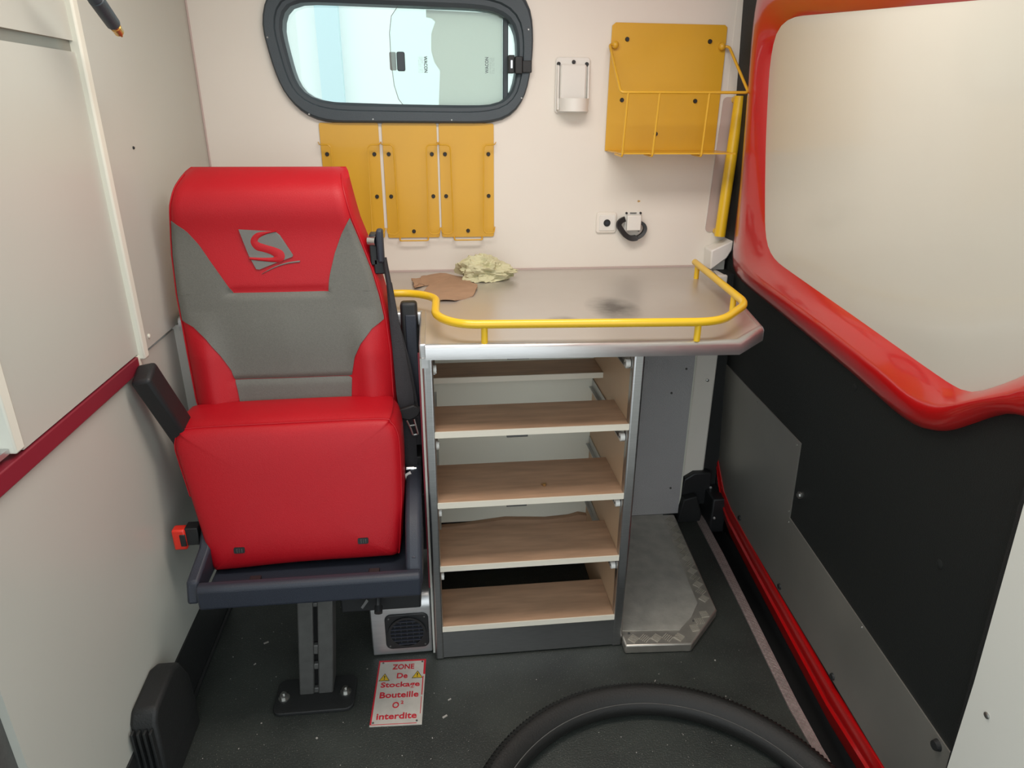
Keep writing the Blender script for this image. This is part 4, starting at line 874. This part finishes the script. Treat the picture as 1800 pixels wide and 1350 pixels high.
# dispenser bracket
ds = thing('soap_dispenser_bracket', (0.398, YB, 1.36), 'empty white plastic dispenser bracket between window and yellow basket', 'bracket')
bm = new(); prism(bm, rrect(0.400, 1.363, 0.098, 0.145, 0.010), lambda a, b: (a, YB-0.008, b), lambda a, b: (a, YB-0.001, b)); part(bm, 'back_plate', 'whitepl', ds, bevel=0.003)
bm = new(); prism(bm, rrect(0.400, 1.365, 0.074, 0.105, 0.008), lambda a, b: (a, YB-0.020, b), lambda a, b: (a, YB-0.006, b)); part(bm, 'raised_pad', 'whitepl', ds, bevel=0.005)
bm = new(); hs = []
for z, s in ((1.296, 1.0), (1.330, 1.0), (1.330, 0.9), (1.303, 0.88)):
    hs.append([(0.402+0.044*s*math.cos(PI+PI*t/14), YB-0.012+0.050*s*math.sin(PI+PI*t/14), z) for t in range(15)]+[(0.402-0.002, YB-0.010, z)])
loft(bm, hs); part(bm, 'cup_ring', 'whitepl', ds, ang=50)
for s in (-1, 1):
    bm = new(); prism(bm, [(1.30, YB-0.006), (1.418, YB-0.006), (1.414, YB-0.016), (1.34, YB-0.022), (1.30, YB-0.030)], lambda a, b: (0.400+s*0.045, b, a), lambda a, b: (0.400+s*0.0405, b, a)); part(bm, 'side_rib', 'whitepl', ds, bevel=0.001)
for x, z in ((0.359, 1.418), (0.401, 1.423), (0.438, 1.418)):
    bm = new(); cyl(bm, (x, YB-0.008, z), (x, YB-0.014, z), 0.0055, 14, 0.0045); part(bm, 'black_screw', 'black', ds)

# socket
so = thing('wall_socket', (0.519, YB, 0.984), 'square cream wall socket with a round black jack, left of the strap holder', 'socket')
bm = new(); prism(bm, rrect(0.5195, 0.984, 0.062, 0.061, 0.008), lambda a, b: (a, YB-0.007, b), lambda a, b: (a, YB-0.0005, b)); part(bm, 'cover_frame', 'cream', so, bevel=0.002)
bm = new(); prism(bm, rrect(0.5215, 0.984, 0.048, 0.047, 0.004), lambda a, b: (a, YB-0.0095, b), lambda a, b: (a, YB-0.006, b)); part(bm, 'insert_plate', 'whitepl', so, bevel=0.001)
bm = new(); cyl(bm, (0.5205, YB-0.009, 0.984), (0.5205, YB-0.012, 0.984), 0.0105, 20); jk = part(bm, 'jack', 'black', so)
bm = new(); cyl(bm, (0.5205, YB-0.0115, 0.984), (0.5205, YB-0.0135, 0.984), 0.005, 14); o = finish(bm, 'jack_pin', 'navy'); o.parent = jk; o.matrix_parent_inverse = Matrix.Identity(4)

# strap holder with black velcro loop
hh = thing('strap_holder', (0.602, YB, 0.985), 'small white wall clip gripping a black hook-and-loop strap, right of the socket', 'clip')
bm = new(); prism(bm, rrect(0.6015, 0.985, 0.050, 0.060, 0.003), lambda a, b: (a, YB-0.005, b), lambda a, b: (a, YB-0.0005, b)); part(bm, 'clip_plate', 'whitepl', hh, bevel=0.001)
bm = new(); prism(bm, rrect(0.602, 0.984, 0.044, 0.046, 0.004), lambda a, b: (a, YB-0.022, b), lambda a, b: (a, YB-0.012, b)); part(bm, 'clip_face', 'whitepl', hh, bevel=0.003)
bm = new(); pts = spline([(0.575, 0.996), (0.562, 0.990), (0.556, 0.978), (0.566, 0.962), (0.578, 0.948), (0.595, 0.939), (0.615, 0.941), (0.630, 0.950), (0.638, 0.965), (0.634, 0.978), (0.622, 0.986)], 5); R_ = []
for i, (x, z) in enumerate(pts):
    a = pts[max(i-1, 0)]; b = pts[min(i+1, len(pts)-1)]; d = Vector((b[0]-a[0], b[1]-a[1])).normalized(); n_ = Vector((-d.y, d.x)); wd = 0.0075 if i < 30 else 0.0045
    R_.append([(x+n_.x*wd, YB-0.010, z+n_.y*wd), (x+n_.x*wd, YB-0.017-0.006*math.sin(i/len(pts)*PI), z+n_.y*wd), (x-n_.x*wd, YB-0.017-0.012*math.sin(i/len(pts)*PI), z-n_.y*wd), (x-n_.x*wd, YB-0.010, z-n_.y*wd)])
loft(bm, R_); part(bm, 'velcro_loop', 'black', hh, smooth=False)
for x, z in ((0.580, 1.012), (0.6235, 1.012), (0.621, 0.960)):
    bm = new(); cyl(bm, (x, YB-0.004, z), (x, YB-0.009, z), 0.0033, 10); part(bm, 'clip_screw', 'black', hh)
bm = new()
for i in range(6): box(bm, 0.591+i*0.0035, 0.593+i*0.0035, YB-0.0075, YB-0.005, 1.010, 1.014)
part(bm, 'clip_teeth', 'steelgrey', hh, kind='stuff', smooth=False)
bm = new(); cyl(bm, (0.616, YB+0.001, 1.046), (0.616, YB-0.0008, 1.046), 0.0032, 10); sub(bm, 'wall_hole', 'brass', wall_back)
bm = new(); box(bm, 0.6185, 0.6215, YB-0.0006, YB+0.001, 1.0445, 1.0475); sub(bm, 'wall_chip', 'yellow', wall_back)

# ================================================================== LOOSE ITEMS
bm = new(); bmesh.ops.create_icosphere(bm, subdivisions=5, radius=1.0)
for v in bm.verts:
    p = v.co.copy()
    n1 = noise.cell(p*2.2+Vector((3, 1, 7))); r = 1.0
    fold = 0
    for k, (fx, am) in enumerate(((1.6, 0.28), (3.4, 0.16), (7.0, 0.07))):
        q = p*fx+Vector((k*5.1, 2.2, 1.7)); fold += am*(1-2.2*abs(noise.noise(q)))
    r = 0.78+fold
    x, y, z = p*r
    tz = (z+0.55)/1.4
    x *= 0.082*(1.0-0.28*max(0, z)) ; y *= 0.050; z = 0.034*z*(1.15-0.5*(x/0.082))
    v.co = Vector((0.146+x, 1.945+y, max(0.0005, z+0.024)+ZT))
tag(finish(bm, 'crumpled_paper', 'paper', ang=22), 'crumpled pale green paper towel at the back of the worktop', 'paper')

def ragged(pts, jit, n=5):
    out = []
    for a, b in zip(pts, pts[1:]+pts[:1]):
        for i in range(n):
            t = i/n; out.append((a[0]+(b[0]-a[0])*t+random.uniform(-jit, jit), a[1]+(b[1]-a[1])*t+random.uniform(-jit, jit)))
    return out
cp = [(-0.070, 1.925), (-0.045, 1.935), (-0.040, 1.985), (-0.015, 2.005), (0.045, 1.975), (0.095, 1.960), (0.098, 1.88), (0.115, 1.84), (0.098, 1.745), (0.045, 1.695), (-0.005, 1.700), (-0.040, 1.760), (-0.018, 1.865), (-0.045, 1.875), (-0.058, 1.83), (-0.062, 1.89)]
cpr = ragged(cp, 0.0022, 4)
bm = new(); prism(bm, cpr, lambda a, b: (a, b, ZT+0.0045+0.012*max(0, 0.2-abs(b-1.86))*5*0.3+0.004*math.sin(a*60)), lambda a, b: (a, b, ZT+0.0015+0.012*max(0, 0.2-abs(b-1.86))*5*0.3+0.004*math.sin(a*60)))
bmesh.ops.triangulate(bm, faces=bm.faces)
tag(finish(bm, 'torn_cardboard', 'cardboard', smooth=False), 'torn brown cardboard scrap lying on the worktop behind the yellow rail', 'cardboard')

# plug hanging at upper left
pg = thing('power_plug', (-0.52, 1.30, 1.45), 'black plug with brass tip hanging on its cable in front of the left cupboard', 'plug')
a0 = Vector((-0.520, 1.255, 1.485)); a1 = Vector((-0.520, 1.350, 1.428)); dv = (a1-a0).normalized()
bm = new(); cyl(bm, a0, a0+dv*0.05, 0.007, 14, 0.0125); cyl(bm, a0+dv*0.05, a1, 0.0125, 14, 0.0115); pb = part(bm, 'plug_body', 'frame', pg, bevel=0.002)
bm = new(); cyl(bm, a1, a1+dv*0.020, 0.008, 14); cyl(bm, a1+dv*0.020, a1+dv*0.030, 0.0035, 10, 0.002); cyl(bm, a1+dv*0.006, a1+dv*0.009, 0.0088, 14); part(bm, 'brass_tip', 'brass', pg)
bm = new(); tube(bm, [a0+dv*0.003, a0-dv*0.03, (-0.53, 1.20, 1.60), (-0.54, 1.24, 1.75), (-0.54, 1.28, 1.899)], 0.004, 8, rad=0.03); part(bm, 'cable', 'black', pg)

# grit on the floor
bm = new()
for i in range(190):
    x, y = random.uniform(-0.55, 0.75), random.uniform(0.9, 1.6)
    if -0.04 < x < 0.74 and y > 1.30: continue
    if -0.19 < x < -0.05 and 1.16 < y < 1.39: continue
    s = random.uniform(0.0004, 0.0011)*(1.8 if random.random() < 0.08 else 1)
    if abs(math.hypot(x-0.402, y-0.785)-0.378) < 0.04 or math.hypot(x+0.318, y-1.275) < 0.11: continue
    box(bm, -s, s*random.uniform(0.5, 2), -s, s, 0, s*0.8, Matrix.Translation((x, y, 0)) @ Matrix.Rotation(random.uniform(0, 3), 4, 'Z'))
for x, y, l in ((-0.475, 1.468, 0.006), (-0.487, 1.394, 0.003), (-0.015, 1.183, 0.006), (-0.003, 1.231, 0.004), (0.50, 1.235, 0.003)):
    if l: box(bm, -l, l, -l*0.35, l*0.35, 0, 0.002, Matrix.Translation((x, y, 0)) @ Matrix.Rotation(random.uniform(0.3, 1), 4, 'Z'))
tag(finish(bm, 'floor_grit', 'dust', kind='stuff', smooth=False), 'scattered pale grit and crumbs on the dark rubber floor', 'grit')

# ================================================================== OUTDOORS beyond the window and around the van
bm = new(); box(bm, -12, 12, -12, 14, -0.80, -0.75); tag(finish(bm, 'ground', 'ground', kind='structure', smooth=False), 'pale ground outside the van', 'ground')
bm = new(); box(bm, -4.0, 4.0, 6.0, 6.2, -0.75, 3.4); ow = tag(finish(bm, 'neighbouring_building', 'outwall', smooth=False), 'bright white building seen through the window', 'building')
bm = new(); box(bm, -0.83, -0.66, 5.9, 6.0, -0.75, 3.4); sub(bm, 'downpipe_panel', 'outblue', ow, smooth=False)
bm = new(); box(bm, -1.4, -1.12, 5.95, 6.0, 0.6, 2.2); sub(bm, 'shutter', 'outblue', ow, smooth=False)
# outer skins so the van is closed around its interior
bm = new(); box(bm, -0.95, -0.93, 0.35, 2.12, -0.1, 1.93); struct(bm, 'trim_7', 'pillar', smooth=False)
